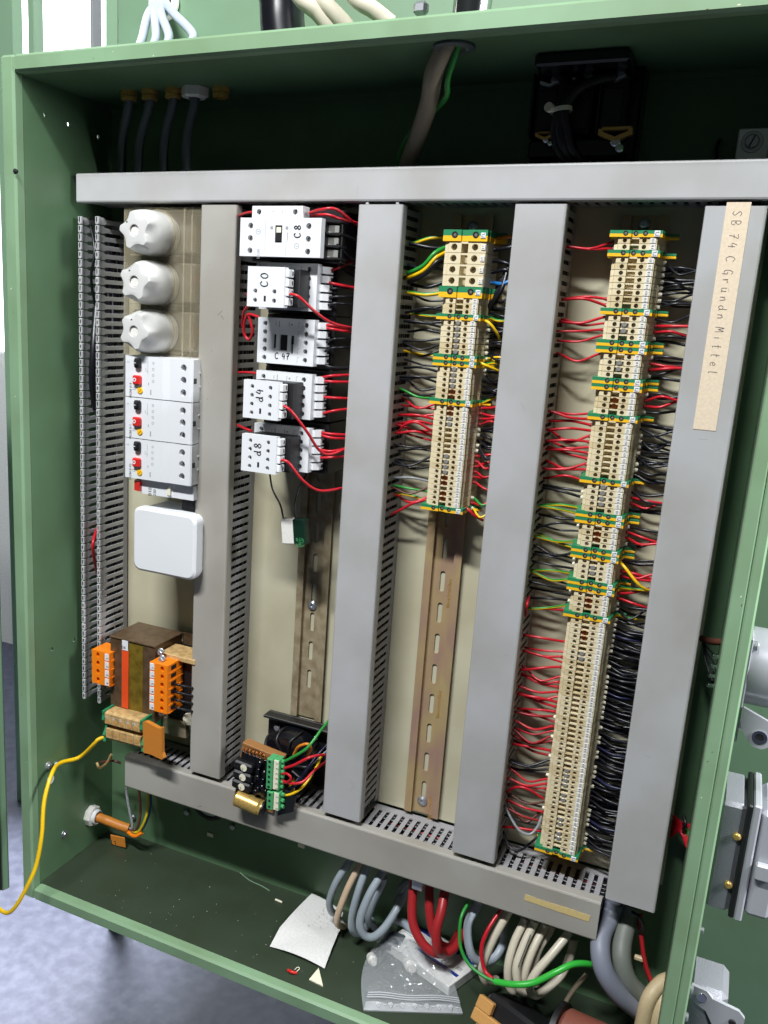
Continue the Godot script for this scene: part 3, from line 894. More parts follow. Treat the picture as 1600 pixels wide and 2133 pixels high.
func build_left_small():
	var t := thing("circuit_breaker", "slim white circuit breaker with red toggle under the motor switches", "circuit breaker", Vector3(-40, -332, -58))
	var b := MB.new()
	b.prism(Vector3(0, -322.5, 0), Vector3(1, 0, 0), Vector3(0, 0, 1), [Vector2(-84, -58), Vector2(-84, 2), Vector2(-70, 2), Vector2(-70, 12), Vector2(-33, 12), Vector2(-30, 11), Vector2(-24, 9), Vector2(4, 9), Vector2(3, 2), Vector2(3, -58)], Vector3(0, -17, 0))
	b.holed(-16, 1, -339.5, -322.5, 9.02, [[-8, -331, 3.6]], 7)
	part("housing", b, M.white, t)
	put_screw(t, screw26, Vector3(-8, -331, 3.5), M.screw)
	b = MB.new()
	b.prism(Vector3(0, -324.5, 0), Vector3(1, 0, 0), Vector3(0, 0, 1), [Vector2(-83, 2), Vector2(-83, 8), Vector2(-79, 14), Vector2(-69, 17), Vector2(-69.5, 10), Vector2(-72, 2)], Vector3(0, -12, 0))
	part("toggle", b, M.red_plastic, t)
	text(t, "B10", Vector3(-57, -336, 12.1), 4.4, Vector3(0, 1, 0), Vector3(-1, 0, 0), M.ink)
	text(t, "230", Vector3(-50, -336, 12.1), 3.6, Vector3(0, 1, 0), Vector3(-1, 0, 0), M.print)
	b = MB.new()
	b.box(Vector3(-32, -326, 11.2), Vector3(-27, -337, 12.4), 0.3)
	part("label", b, M.label_cream, t)
	# junction box
	t = thing("junction_box", "white rounded square junction box with a blank lid below the breakers", "junction box", Vector3(-33, -396, -58))
	var rr := func(x0: float, x1: float, y0: float, y1: float, r: float) -> Array:
		var out := []
		for c in [[x1 - r, y1 - r, 0.0], [x0 + r, y1 - r, PI / 2], [x0 + r, y0 + r, PI], [x1 - r, y0 + r, PI * 1.5]]:
			for i in 7:
				var a: float = c[2] + PI / 2 * i / 6
				out.append(Vector2(c[0] + cos(a) * r, c[1] + sin(a) * r))
		return out
	b = MB.new()
	b.prism(Vector3(0, 0, -40), Vector3(1, 0, 0), Vector3(0, 1, 0), rr.call(-75, 13, -434, -357, 9), Vector3(0, 0, 46))
	part("base", b, M.white, t)
	b = MB.new()
	var lid0: Array = rr.call(-77, 15, -436, -355, 11)
	b.prism(Vector3(0, 0, 6), Vector3(1, 0, 0), Vector3(0, 1, 0), lid0, Vector3(0, 0, 11))
	var ring := lid0
	var zz := 17.0
	for st in [[1.0, 1.6], [1.6, 1.0], [2.2, 0.5]]:
		var nx: Array = rr.call(-77 + st[0] * 1.5, 15 - st[0] * 1.5, -436 + st[0] * 1.5, -355 - st[0] * 1.5, 11 - st[0])
		for i in nx.size():
			var j := (i + 1) % nx.size()
			b.quad(Vector3(ring[i].x, ring[i].y, zz), Vector3(ring[j].x, ring[j].y, zz), Vector3(nx[j].x, nx[j].y, zz + st[1]), Vector3(nx[i].x, nx[i].y, zz + st[1]), Vector3(ring[i].x + 31, ring[i].y + 395, 30))
		ring = nx
		zz += st[1]
	var ctr := Vector3(-31, -395.5, zz + 0.3)
	for i in ring.size():
		var j := (i + 1) % ring.size()
		b.tri(ctr, Vector3(ring[i].x, ring[i].y, zz), Vector3(ring[j].x, ring[j].y, zz), Vector3(0, 0, 1))
	part("lid", b, M.white, t)
	b = MB.new()
	for y in [-372.0, -394.0, -416.0]:
		b.box(Vector3(12.8, y - 7, -26), Vector3(13.6, y + 7, -2), 0.3)
	part("knockout", b, M.print, t)
	b = MB.new()
	b.box(Vector3(-22, -356, -30), Vector3(2, -344, -4), 1)
	b.cyl(Vector3(-14, -349, -4), Vector3(0, 0, 1), 2.6, 1, 12)
	b.cyl(Vector3(-6, -349, -4), Vector3(0, 0, 1), 2.6, 1, 12)
	part("clip", b, M.black, t)

func orange_block(t: Node3D, x0: float, x1: float, y0: float, n: int, pitch: float, z: float, depth: float, tags_left: bool, group_name: String):
	var b := MB.new()
	var y1 := y0 - n * pitch
	b.prism(Vector3(0, y0, 0), Vector3(1, 0, 0), Vector3(0, 0, 1), [Vector2(x0, z - depth), Vector2(x0, z - 3), Vector2(x0 + 4, z - 0.05), Vector2(x1, z - 7), Vector2(x1, z - depth)] if false else [Vector2(x0, z - depth), Vector2(x0, z - 8), Vector2(x1, z - 8), Vector2(x1, z - depth)], Vector3(0, y1 - y0, 0))
	var holes := []
	var cx := x1 - 8.0 if tags_left else x0 + 10.0
	for k in n:
		holes.append([cx, y0 - (k + 0.5) * pitch, 2.5, 1.0])
	b.holed(x0, x1, y1, y0, z, holes, 7)
	for s in [[Vector3(x0, y1, z - 8), Vector3(x0, y0, z), Vector3(-1, 0, 0)], [Vector3(x1, y1, z - 8), Vector3(x1, y0, z), Vector3(1, 0, 0)]]:
		b.quad(s[0], Vector3(s[0].x, y0, z - 8), s[1], Vector3(s[0].x, y1, z), s[2])
	for yy in [y0, y1]:
		b.quad(Vector3(x0, yy, z - 8), Vector3(x1, yy, z - 8), Vector3(x1, yy, z), Vector3(x0, yy, z), Vector3(0, 1 if yy == y0 else -1, 0))
	for k in n + 1:
		b.box(Vector3(x1, y0 - k * pitch + 0.6, z - depth), Vector3(x1 + 0.9, y0 - k * pitch - 0.6, z - 3), 0.2)
	var body := part("terminal_block", b, M.orange, t)
	b = MB.new()
	for k in n:
		b.box(Vector3(x1 + 0.05, y0 - (k + 0.5) * pitch + 2.8, z - 19), Vector3(x1 + 0.25, y0 - (k + 0.5) * pitch - 2.8, z - 8), 0.05)
	part("wire_entry", b, M.dark, body)
	for k in n:
		b = MB.new()
		var tx := x0 + 0.8 if tags_left else x1 - 7.5
		b.box(Vector3(tx, y0 - k * pitch - 0.9, z), Vector3(tx + 6.4, y0 - (k + 1) * pitch + 0.9, z + 0.7), 0.3)
		var tg := part("tag", b, M.white, body)
		text(tg, str(k + 1), Vector3(tx + 4.6, y0 - (k + 0.5) * pitch - 1.4, z + 0.8), 3.4, Vector3(0, 1, 0), Vector3(-1, 0, 0), M.ink)

func build_transformer():
	var t := thing("transformer", "brown laminated transformer with two orange terminal blocks and red stripe", "transformer", Vector3(-80, -646, -60))
	var b := MB.new()
	b.box(Vector3(-120, -643, -52), Vector3(-91, -538, 9.0), 0.8)
	b.box(Vector3(-68, -643, -52), Vector3(-49, -538, 9.0), 0.8)
	part("core", b, M.iron, t)
	b = MB.new(); b.box(Vector3(-90.8, -642, -50), Vector3(-68.2, -538.6, 8.6), 0.4); part("core_middle", b, M.iron_gold, t)
	b = MB.new(); b.box(Vector3(-121, -538, -53), Vector3(-48, -535.5, 10.5), 0.8); part("end_plate", b, M.iron, t)
	b = MB.new(); b.box(Vector3(-101, -632, 9.1), Vector3(-90, -550, 9.9), 0.3); part("red_stripe", b, M.vermilion, t)
	b = MB.new(); b.box(Vector3(-100, -551, 9.9), Vector3(-90.5, -537, 10.6), 1.4 * 0.25)
	var lb := part("label", b, M.white, t)
	text(lb, "04", Vector3(-97, -547, 10.7), 4.0, Vector3(1, 0, 0), Vector3(0, 1, 0), M.print)
	b = MB.new(); b.box(Vector3(-48, -640, -50), Vector3(6, -548, -10), 5); part("coil", b, M.black, t)
	b = MB.new(); b.box(Vector3(-47, -552, -34), Vector3(6, -545, 2), 1.0); part("bobbin_flange", b, M.beige_dirty, t)
	b = MB.new(); b.box(Vector3(-50, -642, -58), Vector3(20, -536, -54), 1.0); part("foot", b, M.iron, t)
	orange_block(t, -45, -18, -550, 6, 10.8, 26, 34, true, "")
	orange_block(t, -143, -114, -557, 4, 11.6, 18, 30, false, "")
	for q in [[-40, -541, 8], [-34, -547, 14], [-36, -622, 10], [-2, -532, -30]]:
		b = MB.new()
		b.cyl(Vector3(q[0], q[1], q[2]), Vector3(0.2, 0, 1), 4.6, 2, 16)
		b.cyl(Vector3(q[0] + 0.4, q[1], q[2] + 2), Vector3(0.2, 0, 1), 3.2, 4.5, 6)
		part("bolt", b, M.zinc, t)
	b = MB.new()
	b.cyl(Vector3(-6, -632, -8), Vector3(0.3, 0, 1), 9, 1.0, 20)
	part("earth_mark", b, M.label_cream, t)
	for k in 4:
		b = MB.new()
		var y := -579.0 - k * 10.6
		b.tube([Vector3(-17.5, y, 12), Vector3(-8, y + 2, 14), Vector3(2, y - 4, 2), Vector3(6, y - 12, -14)], 1.7, 7)
		solo("wire", b, M.w_k, "short black wire from %s hole of the transformer's right orange block" % ["third", "fourth", "fifth", "lowest"][k], "wire", "black wires of the transformer")
	# small terminal strip hanging under it, turned about 14 degrees
	var Rz := Basis(Vector3(0, 0, 1), 0.03)
	var o := Vector3(-74.0, -653.4, 30.0)
	t = thing("small_terminal_strip", "dirty beige terminal strip with green end plates hanging under the transformer", "terminal strip", o)
	for k in 5:
		b = MB.new()
		b.xf = Transform3D(Rz, o)
		var x := -38.0 + k * 11.2
		b.prism(Vector3(x, 0, 0), Vector3(0, 1, 0), Vector3(0, 0, 1), [Vector2(-19, -40), Vector2(-19, -4), Vector2(-15, -1), Vector2(-3, -1), Vector2(-2, -10), Vector2(3, -10), Vector2(4, -1), Vector2(5, -1), Vector2(5, -0.05), Vector2(19, -0.05), Vector2(21, -4), Vector2(21, -40)], Vector3(10.8, 0, 0))
		var tb := part("terminal", b, M.beige_dirty, t)
		for yy in [-9.0, 9.0]:
			b = MB.new()
			b.xf = Transform3D(Rz, o)
			b.cyl(Vector3(x + 5.2, yy, -0.9 if yy < 0 else 0), Vector3(0, 0, 1), 3.0, 0.3, 14, 0.05)
			part("screw", b, M.terminal_brown, tb)
		text(tb, ["11", "12", "13", "14", "PE"][k], o + Rz * Vector3(x + 2, 14.2, 0.1), 3.6, Rz.x, Rz.y, M.white)
	for x in [-42.0, 19.0]:
		b = MB.new()
		b.xf = Transform3D(Rz, o)
		b.prism(Vector3(x, 0, 0), Vector3(0, 1, 0), Vector3(0, 0, 1), [Vector2(-22, -40), Vector2(-21, 0), Vector2(-16, -2), Vector2(-12, 1), Vector2(-6, -3), Vector2(0, -6), Vector2(6, -2), Vector2(10, 1.6), Vector2(16, 0), Vector2(22, 1), Vector2(23, -40)], Vector3(3.4, 0, 0))
		part("end_plate", b, M.pe_green, t)
	b = MB.new()
	b.xf = Transform3D(Rz, o)
	b.prism(Vector3(22.6, 0, 0), Vector3(1, 0, 0), Vector3(0, 1, 0), [Vector2(0, 20), Vector2(5, 22), Vector2(24, 17), Vector2(29, 18), Vector2(29, -16), Vector2(32, -22), Vector2(28, -25), Vector2(12, -22), Vector2(0, -22)], Vector3(0, 0, -6))
	part("end_stop", b, M.orange_dull, t)
	b = MB.new()
	b.xf = Transform3D(Rz, o)
	b.box(Vector3(-42, -12, -50), Vector3(60, 12, -41), 1)
	part("carrier", b, M.rail_dull, t)

# ---------- contactors ----------
func contactor_body(t: Node3D, y: float, z: float, x0 := 87.0, x1 := 156.0, h := 49.0):
	var b := MB.new()
	b.box(Vector3(x0 - 3, y - h - 4, -58), Vector3(x1 + 12, y + 4.4, z - 26), 1)
	b.box(Vector3(x0 + 1, y - h + 0.6, z - 26), Vector3(x1 - 2, y - 0.6, z - 9), 0.5)
	part("housing", b, M.black, t)
	b = MB.new()
	var holes := []
	for k in 5:
		holes.append([x0 + 9, y - 6.2 - k * 9.2, 2.7])
		holes.append([x1 - 10, y - 6.2 - k * 9.2, 2.7])
	b.holed(x0, x1, y - h, y, z, holes, 7)
	b.box(Vector3(x0, y - h, z - 10), Vector3(x1, y - h + 0.05, z))
	b.box(Vector3(x0, y - 0.05, z - 10), Vector3(x1, y, z))
	b.box(Vector3(x0, y - h, z - 10), Vector3(x0 + 0.05, y, z))
	b.box(Vector3(x1 - 0.05, y - h, z - 10), Vector3(x1, y, z))
	part("front_plate", b, M.white, t)
	for k in 5:
		for x in [x0 + 9, x1 - 10]:
			put_screw(t, screw20, Vector3(x, y - 6.2 - k * 9.2, z - 4.5), M.screw)
	for k in 5:
		b = MB.new()
		var yy := y - 2.4 - k * 9.2
		b.prism(Vector3(0, yy, 0), Vector3(1, 0, 0), Vector3(0, 0, 1), [Vector2(x1 - 1, z - 16), Vector2(x1 - 1, z - 6), Vector2(x1 + 3, z - 7), Vector2(x1 + 8, z - 13), Vector2(x1 + 8, z - 22), Vector2(x1 - 1, z - 24)], Vector3(0, -7.2, 0))
		var cl := part("wire_shroud", b, M.white, t)
		b = MB.new()
		b.box(Vector3(x1 + 7.9, yy - 1.6, z - 22), Vector3(x1 + 8.2, yy - 5.6, z - 17))
		part("wire_entry", b, M.dark, cl)
	b = MB.new()
	b.box(Vector3(x0 + 22, y - 4, z), Vector3(x0 + 22.6, y - 8, z + 0.1))
	b.box(Vector3(x0 + 26, y - 3, z), Vector3(x0 + 26.8, y - 9.6, z + 0.1))
	b.box(Vector3(x0 + 38, y - 3.6, z), Vector3(x0 + 38.6, y - 8.6, z + 0.1))
	b.cyl(Vector3(x0 + 41.5, y - 6.2, z), Vector3(0, 0, 1), 1.2, 0.1, 10, 0.02)
	for k in 5:
		b.box(Vector3(x1 - 19.4, y - 3.5 - k * 9.2, z), Vector3(x1 - 19, y - 9.5 - k * 9.2, z + 0.08))
		b.box(Vector3(x1 - 19.4, y - 3.5 - k * 9.2, z), Vector3(x1 - 17, y - 3.9 - k * 9.2, z + 0.08))
	part("diagram", b, M.print_light, t)

func aux_block(t: Node3D, y: float, z: float, word: String, x0 := 94.5, w := 42.5, h := 40.5, screws := 8, base_z := 15.0):
	var b := MB.new()
	var x1 := x0 + w
	b.box(Vector3(x0 + 1.5, y - h + 1, base_z), Vector3(x1 + 9, y - 1, z - 16), 0.8)
	b.box(Vector3(x0 + 1.5, y - h + 1, z - 16), Vector3(x1 - 1, y - 1, z - 7.5), 0.5)
	var body := part("auxiliary_housing", b, M.black, t)
	b = MB.new()
	var holes := []
	if screws == 8:
		for k in 4:
			holes.append([x0 + 10.5, y - 6.5 - k * 9.3, 2.3])
			holes.append([x1 - 10, y - 6.5 - k * 9.3, 2.3])
	else:
		for k in 2:
			holes.append([x0 + 9.5, y - 24.5 - k * 9.3, 2.4])
			holes.append([x1 - 11.5, y - 24.5 - k * 9.3, 2.4])
	b.holed(x0, x1, y - h, y, z, holes, 6)
	b.box(Vector3(x0, y - h, z - 8), Vector3(x1, y - h + 0.05, z))
	b.box(Vector3(x0, y - 0.05, z - 8), Vector3(x1, y, z))
	b.box(Vector3(x0, y - h, z - 8), Vector3(x0 + 0.05, y, z))
	b.box(Vector3(x1 - 0.05, y - h, z - 8), Vector3(x1, y, z))
	part("auxiliary_front", b, M.white, t)
	for q in holes:
		put_screw(t, screw20, Vector3(q[0], q[1], z - 4.0), M.screw)
	for k in 4:
		b = MB.new()
		var yy := y - 2.0 - k * 9.4
		b.box(Vector3(x1 - 0.5, yy, z - 14), Vector3(x1 + 3.4, yy - 7.8, z - 2.4), 0.6)
		var cl := part("clip", b, M.white, t)
		b = MB.new()
		b.box(Vector3(x1 + 3.3, yy - 2, z - 12), Vector3(x1 + 3.6, yy - 6, z - 10))
		part("slot", b, M.dark, cl)
	b = MB.new()
	b.box(Vector3(x0 + 20, y - h * 0.72, z - 0.6), Vector3(x0 + 22.4, y - h * 0.86, z + 0.1))
	part("window", b, M.dark, t)
	b = MB.new()
	handwriting(b, word, Vector3(x0 + 24, y - (22 if screws == 8 else 20), z + 0.1), Vector3(0, 1, 0), Vector3(-1, 0, 0), 8.6, 0.55, 0.95)
	part("handwriting", b, M.ink, t)

func build_contactors():
	var t := thing("contactor", "largest white contactor, topmost in its column, with C8 written by hand", "contactor", Vector3(118, -40, -58), "white contactors in the second column")
	var b := MB.new()
	b.box(Vector3(70, -62, -58), Vector3(177, -9, 4), 1)
	b.box(Vector3(73, -57.6, 4), Vector3(164, -20.5, 22), 0.8)
	for k in 4:
		b.box(Vector3(163, -20.2 - k * 12.2, -4), Vector3(180, -22.4 - k * 12.2, 18), 0.4)
	part("housing", b, M.black, t)
	b = MB.new()
	var holes := []
	for k in 3:
		holes.append([82, -27.5 - k * 12.6, 3.1])
		holes.append([150.5, -27.5 - k * 12.6, 3.1])
	b.holed(69.5, 165, -58.6, -19.5, 30, holes, 8)
	b.box(Vector3(69.5, -58.6, 21), Vector3(165, -58.5, 30))
	b.box(Vector3(69.5, -19.55, 21), Vector3(165, -19.5, 30))
	b.box(Vector3(164.95, -58.6, 21), Vector3(165, -19.5, 30))
	b.box(Vector3(69.5, -58.6, 21), Vector3(69.55, -19.5, 30))
	part("front_plate", b, M.white, t)
	for q in holes:
		put_screw(t, screw26, Vector3(q[0], q[1], 25), M.screw)
	b = MB.new()
	b.holed(80, 140, -19.4, -7, 24, [[88, -13, 3.0], [131, -13, 3.0]], 7)
	b.box(Vector3(80, -19.4, 8), Vector3(140, -7, 16), 0.5)
	b.box(Vector3(80, -7.05, 16), Vector3(140, -7, 24))
	b.box(Vector3(139.95, -19.4, 16), Vector3(140, -7, 24))
	part("coil_terminal", b, M.white, t)
	for x in [88, 131]:
		put_screw(t, screw26, Vector3(x, -13, 19.5), M.screw)
	for k in 3:
		b = MB.new()
		b.prism(Vector3(0, -24.4 - k * 12.2, 0), Vector3(1, 0, 0), Vector3(0, 0, 1), [Vector2(164, 0), Vector2(164, 10), Vector2(170, 8), Vector2(174, 3), Vector2(174, -4), Vector2(164, -4)], Vector3(0, -8.6, 0))
		part("wire_shroud", b, M.white_warm, t)
	b = MB.new()
	b.box(Vector3(112, -27, 30), Vector3(120, -44, 30.4), 0.1)
	b.box(Vector3(113.5, -35, 30.4), Vector3(119, -43, 31.2), 0.3)
	var ind := part("indicator", b, M.dark, t)
	b = MB.new()
	b.box(Vector3(113.5, -29, 30.4), Vector3(119, -34.5, 31.0), 0.3)
	part("indicator_flag", b, M.label_cream, ind)
	b = MB.new()
	b.box(Vector3(100, -22, 30), Vector3(100.3, -52, 30.12))
	b.box(Vector3(126, -34, 30), Vector3(126.8, -42, 30.12))
	b.box(Vector3(125, -42, 30), Vector3(125.4, -57, 30.12))
	b.box(Vector3(106, -28, 30), Vector3(109, -31, 30.2))
	b.box(Vector3(124, -28, 30), Vector3(127, -31, 30.2))
	for q in [[91.5, -33.5], [137.5, -47.5]]:
		b.lathe(Vector3(q[0], q[1], 30.02), Vector3(0, 0, 1), [Vector2(2.4, 0), Vector2(2.4, 0.12), Vector2(2.9, 0.12), Vector2(2.9, 0)], 16)
		b.box(Vector3(q[0] - 1.4, q[1] - 0.3, 30), Vector3(q[0] + 1.6, q[1] + 0.3, 30.1))
	b.box(Vector3(101, -10, 24), Vector3(101.6, -16, 24.1))
	b.box(Vector3(104, -12.6, 24), Vector3(106, -13.4, 24.1))
	b.box(Vector3(116, -10.6, 24), Vector3(116.6, -16, 24.1))
	b.box(Vector3(119, -10.6, 24), Vector3(119.6, -16, 24.1))
	part("diagram", b, M.print_light, t)
	text(t, "DILM", Vector3(92.5, -56, 30.02), 3.0, Vector3(0, 1, 0), Vector3(-1, 0, 0), M.print_light)
	b = MB.new()
	handwriting(b, "C8", Vector3(141.5, -39, 30.1), Vector3(0, 1, 0), Vector3(-1, 0, 0), 7.4, 0.6, 1.05)
	part("handwriting", b, M.ink, t)

	var names := [["second white contactor from the top with C0 written on its stacked block", -63.5, "C0"], ["flat white contactor without a stacked block, marked C 47 by hand", -121, ""],
		["white contactor fourth from the top with d4 written on its stacked block", -178.5, "d4"], ["lowest white contactor with d8 written on its stacked block", -237, "d8"]]
	for q in names:
		t = thing("contactor", q[0], "contactor", Vector3(121, q[1] - 25, -58), "white contactors in the second column")
		contactor_body(t, q[1], 15)
		if q[2] == "C0": aux_block(t, -70, 55, "C0", 95, 43.5, 40.5, 4)
		elif q[2] == "d4": aux_block(t, -186.5, 55, "d4")
		elif q[2] == "d8": aux_block(t, -244.5, 55, "d8")
		else:
			b = MB.new()
			b.box(Vector3(116, -138.5, 15), Vector3(124, -155, 15.4), 0.1)
			b.box(Vector3(108, -138.5, 15), Vector3(110, -153, 15.2))
			b.box(Vector3(129, -139, 15), Vector3(132, -148, 15.2))
			b.box(Vector3(129.6, -148, 15), Vector3(131, -158, 15.2))
			part("indicator", b, M.dark, t)
			b = MB.new()
			handwriting(b, "C 47", Vector3(109.5, -164.5, 15.1), Vector3(1, 0, 0), Vector3(0, 1, 0), 6.6, 0.5, 0.8)
			part("handwriting", b, M.ink, t)
	# wires of the contactors, from the shrouds into the second duct
	var spec := [
		["r", "upper of two red wires looping over the top of contactor C8", [Vector3(142.9, -13.1, 14.0), Vector3(160.2, -10.9, 24.0), Vector3(175.6, -10.0, 20.0), Vector3(182.8, -19.1, -8.0), Vector3(186.1, -21.6, -20.0)]],
		["r", "lower of two red wires looping beside the top of contactor C8", [Vector3(143.7, -15.7, 12.0), Vector3(163.2, -14.7, 16.0), Vector3(174.3, -17.7, 10.0), Vector3(183.6, -19.3, -10.0), Vector3(185.4, -20.2, -24.0)]],
		["r", "red wire coming from the first duct to contactor C8's coil", [Vector3(47.3, -13.9, -6.0), Vector3(61.6, -12.3, 6.0), Vector3(82.1, -12.2, 18.0)]],
		["k", "black wire with a red sleeve leaving contactor C8, uppermost of three", [Vector3(164.2, -27.9, 2.0), Vector3(176.2, -32.4, 0.0), Vector3(184.2, -36.7, -14.0)]],
		["k", "black wire from the middle shroud of contactor C8, bending down", [Vector3(161.5, -41.6, 4.0), Vector3(173.3, -44.3, 4.0), Vector3(178.7, -52.1, -6.0), Vector3(182.4, -58.0, -24.0)]],
		["k", "black wire from the lowest shroud of contactor C8, running down behind", [Vector3(163.4, -54.6, 4.0), Vector3(169.7, -60.0, 0.0), Vector3(173.2, -69.2, -16.0), Vector3(177.2, -73.9, -36.0)]],
		["d", "dark red wire ends above contactor C0's right shrouds", [Vector3(156.0, -71.5, -2.0), Vector3(168.3, -67.1, -4.0), Vector3(178.2, -60.2, -16.0), Vector3(181.4, -55.1, -30.0)]],
		["r", "red wire from the second right shroud of contactor C0", [Vector3(155.2, -80.0, 0.0), Vector3(171.1, -83.0, 0.0), Vector3(188.6, -85.7, -14.0)]],
		["k", "black wire from the third right shroud of contactor C0", [Vector3(157.0, -88.8, -2.0), Vector3(170.5, -87.3, -2.0), Vector3(186.9, -85.5, -18.0)]],
		["k", "black wire from the fourth right shroud of contactor C0", [Vector3(157.0, -98.3, -2.0), Vector3(174.7, -95.7, 0.0), Vector3(187.5, -94.5, -18.0)]],
		["k", "black wire from the lowest right shroud of contactor C0", [Vector3(157.0, -107.3, -2.0), Vector3(173.3, -102.7, 2.0), Vector3(188.1, -103.5, -18.0)]],
		["r", "long red wire crossing down from the stacked block of contactor C0", [Vector3(139.4, -96.0, 48.0), Vector3(152.7, -98.4, 50.0), Vector3(165.7, -111.9, 38.0), Vector3(177.2, -122.7, 20.0), Vector3(188.4, -127.7, -12.0), Vector3(191.8, -129.5, -24.0)]],
		["r", "upper red wire from the top right shroud of contactor C47", [Vector3(154.7, -126.6, -2.0), Vector3(171.9, -125.7, 2.0), Vector3(190.7, -129.6, -16.0)]],
		["r", "lower red wire from the top right shroud of contactor C47", [Vector3(154.3, -128.1, -3.0), Vector3(172.2, -129.7, 2.0), Vector3(190.9, -132.6, -16.0)]],
		["k", "black wire from the third right shroud of contactor C47, arched", [Vector3(158.2, -145.7, -2.0), Vector3(176.5, -139.5, 4.0), Vector3(190.2, -137.8, -16.0)]],
		["k", "black wire from the fourth right shroud of contactor C47, arched", [Vector3(157.6, -156.0, -2.0), Vector3(174.3, -149.2, 4.0), Vector3(190.8, -147.4, -16.0)]],
		["k", "black wire sagging from the lowest right shroud of contactor C47", [Vector3(157.0, -165.3, -2.0), Vector3(170.9, -169.9, 0.0), Vector3(192.3, -169.4, -16.0)]],
		["r", "upper red wire from the top right shroud of contactor d4", [Vector3(153.4, -183.7, -2.0), Vector3(172.4, -179.0, 2.0), Vector3(190.0, -177.3, -16.0)]],
		["r", "lower red wire from the top right shroud of contactor d4", [Vector3(153.0, -184.8, -3.0), Vector3(171.9, -185.3, 0.0), Vector3(190.5, -185.1, -16.0)]],
		["r", "red wire from the middle right shroud of contactor d4", [Vector3(159.2, -203.1, -2.0), Vector3(178.7, -202.4, 0.0), Vector3(191.7, -203.3, -16.0)]],
		["r", "red wire rising from the lowest right shroud of contactor d4", [Vector3(160.4, -222.0, -2.0), Vector3(176.7, -216.6, 0.0), Vector3(192.4, -213.7, -16.0)]],
		["r", "long red wire crossing down from the stacked block of contactor d4", [Vector3(136.5, -210.2, 48.0), Vector3(148.8, -215.7, 48.0), Vector3(162.4, -238.0, 34.0), Vector3(170.3, -258.7, 18.0), Vector3(179.4, -263.3, 6.0), Vector3(195.2, -254.4, -16.0)]],
		["r", "upper of three red wires from the right shrouds of contactor d8", [Vector3(153.8, -241.3, -2.0), Vector3(175.4, -242.1, 0.0), Vector3(194.4, -243.2, -16.0)]],
		["r", "second of three red wires from the right shrouds of contactor d8", [Vector3(153.4, -243.0, -3.0), Vector3(175.6, -246.3, 0.0), Vector3(193.8, -246.7, -18.0)]],
		["r", "red wire dipping from the third right shroud of contactor d8", [Vector3(156.1, -260.9, -2.0), Vector3(177.4, -260.8, 2.0), Vector3(194.4, -256.3, -18.0)]],
		["r", "red wire from the fourth right shroud of contactor d8, nearly straight", [Vector3(156.1, -271.2, -2.0), Vector3(177.0, -268.0, 0.0), Vector3(195.9, -265.6, -16.0)]],
		["r", "long red wire swinging out low from the stacked block of contactor d8", [Vector3(136.5, -270.0, 48.0), Vector3(149.2, -270.4, 50.0), Vector3(161.5, -289.9, 38.0), Vector3(173.8, -302.7, 20.0), Vector3(188.4, -302.3, -8.0), Vector3(193.6, -300.7, -20.0)]],
		["r", "upper red wire loop left of contactors beside the first duct", [Vector3(52.6, -132.9, -10.0), Vector3(59.7, -116.8, 0.0), Vector3(71.3, -107.2, 8.0), Vector3(71.3, -97.1, 14.0)]],
		["r", "lower red wire loop left of contactors hanging beside the first duct", [Vector3(85.2, -121.5, 10.0), Vector3(67.6, -119.7, 6.0), Vector3(60.5, -137.8, 0.0), Vector3(67.1, -147.0, 0.0), Vector3(73.9, -137.1, 4.0), Vector3(69.4, -119.1, 6.0)]],
		["r", "short red wire entering the left side of contactor d4", [Vector3(47.8, -185.2, -14.0), Vector3(66.7, -183.3, 0.0), Vector3(83.6, -182.8, 8.0)]],
		["r", "short red wire entering the left side of contactor d8", [Vector3(48.7, -246.4, -14.0), Vector3(64.7, -246.9, 0.0), Vector3(80.6, -247.7, 10.0)]],
		["k", "thin black wire of the small suppressor hanging from contactor d8, left one", [Vector3(106.3, -294.3, 10.0), Vector3(110.8, -311.4, 10.0), Vector3(120.4, -328.3, 8.0), Vector3(122.6, -347.1, 2.0)]],
		["k", "thin black wire of the small suppressor along the rail, right one", [Vector3(138.9, -292.7, -20.0), Vector3(133.8, -311.5, -10.0), Vector3(134.9, -329.4, 0.0), Vector3(137.8, -342.6, 2.0)]],
	]
	for q in spec:
		b = MB.new()
		var thin: bool = "thin" in q[1]
		b.tube(q[2], 1.1 if thin else 1.55, 8)
		solo("wire", b, M["w_" + q[0]], q[1], "wire", "wires at the contactors")
	b = MB.new()
	b.cyl(Vector3(161.9, -27.9, 2.0), Vector3(1, -0.25, 0), 3.2, 8, 12, 0.8)
	solo("wire_sleeve", b, M.vermilion, "orange-red sleeve on the top black wire of contactor C8", "wire sleeve")
	# the small suppressor module
	t = thing("suppressor", "small half white, half green suppressor module hanging on thin black wires", "suppressor", Vector3(136, -357, 0))
	var Rz := Transform3D(Basis(Vector3(0, 0, 1), 0.12), Vector3(136, -357.5, 8))
	b = MB.new(); b.xf = Rz
	b.box(Vector3(-13, -14.5, -12), Vector3(2, 14.5, 0), 0.8)
	part("white_half", b, M.white_warm, t)
	b = MB.new(); b.xf = Rz
	b.box(Vector3(2, -14.5, -12), Vector3(17, 14.5, -0.4), 0.8)
	var g := part("green_half", b, mat(rgb(14, 42, 30), 0.35), t)
	for k in 3:
		text(g, ["RC 48", "240V~", "0,1uF"][k], Rz * Vector3(6.6 + k * 3.6, -12, -0.3), 3.0, Rz.basis.y, -Rz.basis.x, M.plug_green)

# ---------- terminal strips ----------
var protos := {}

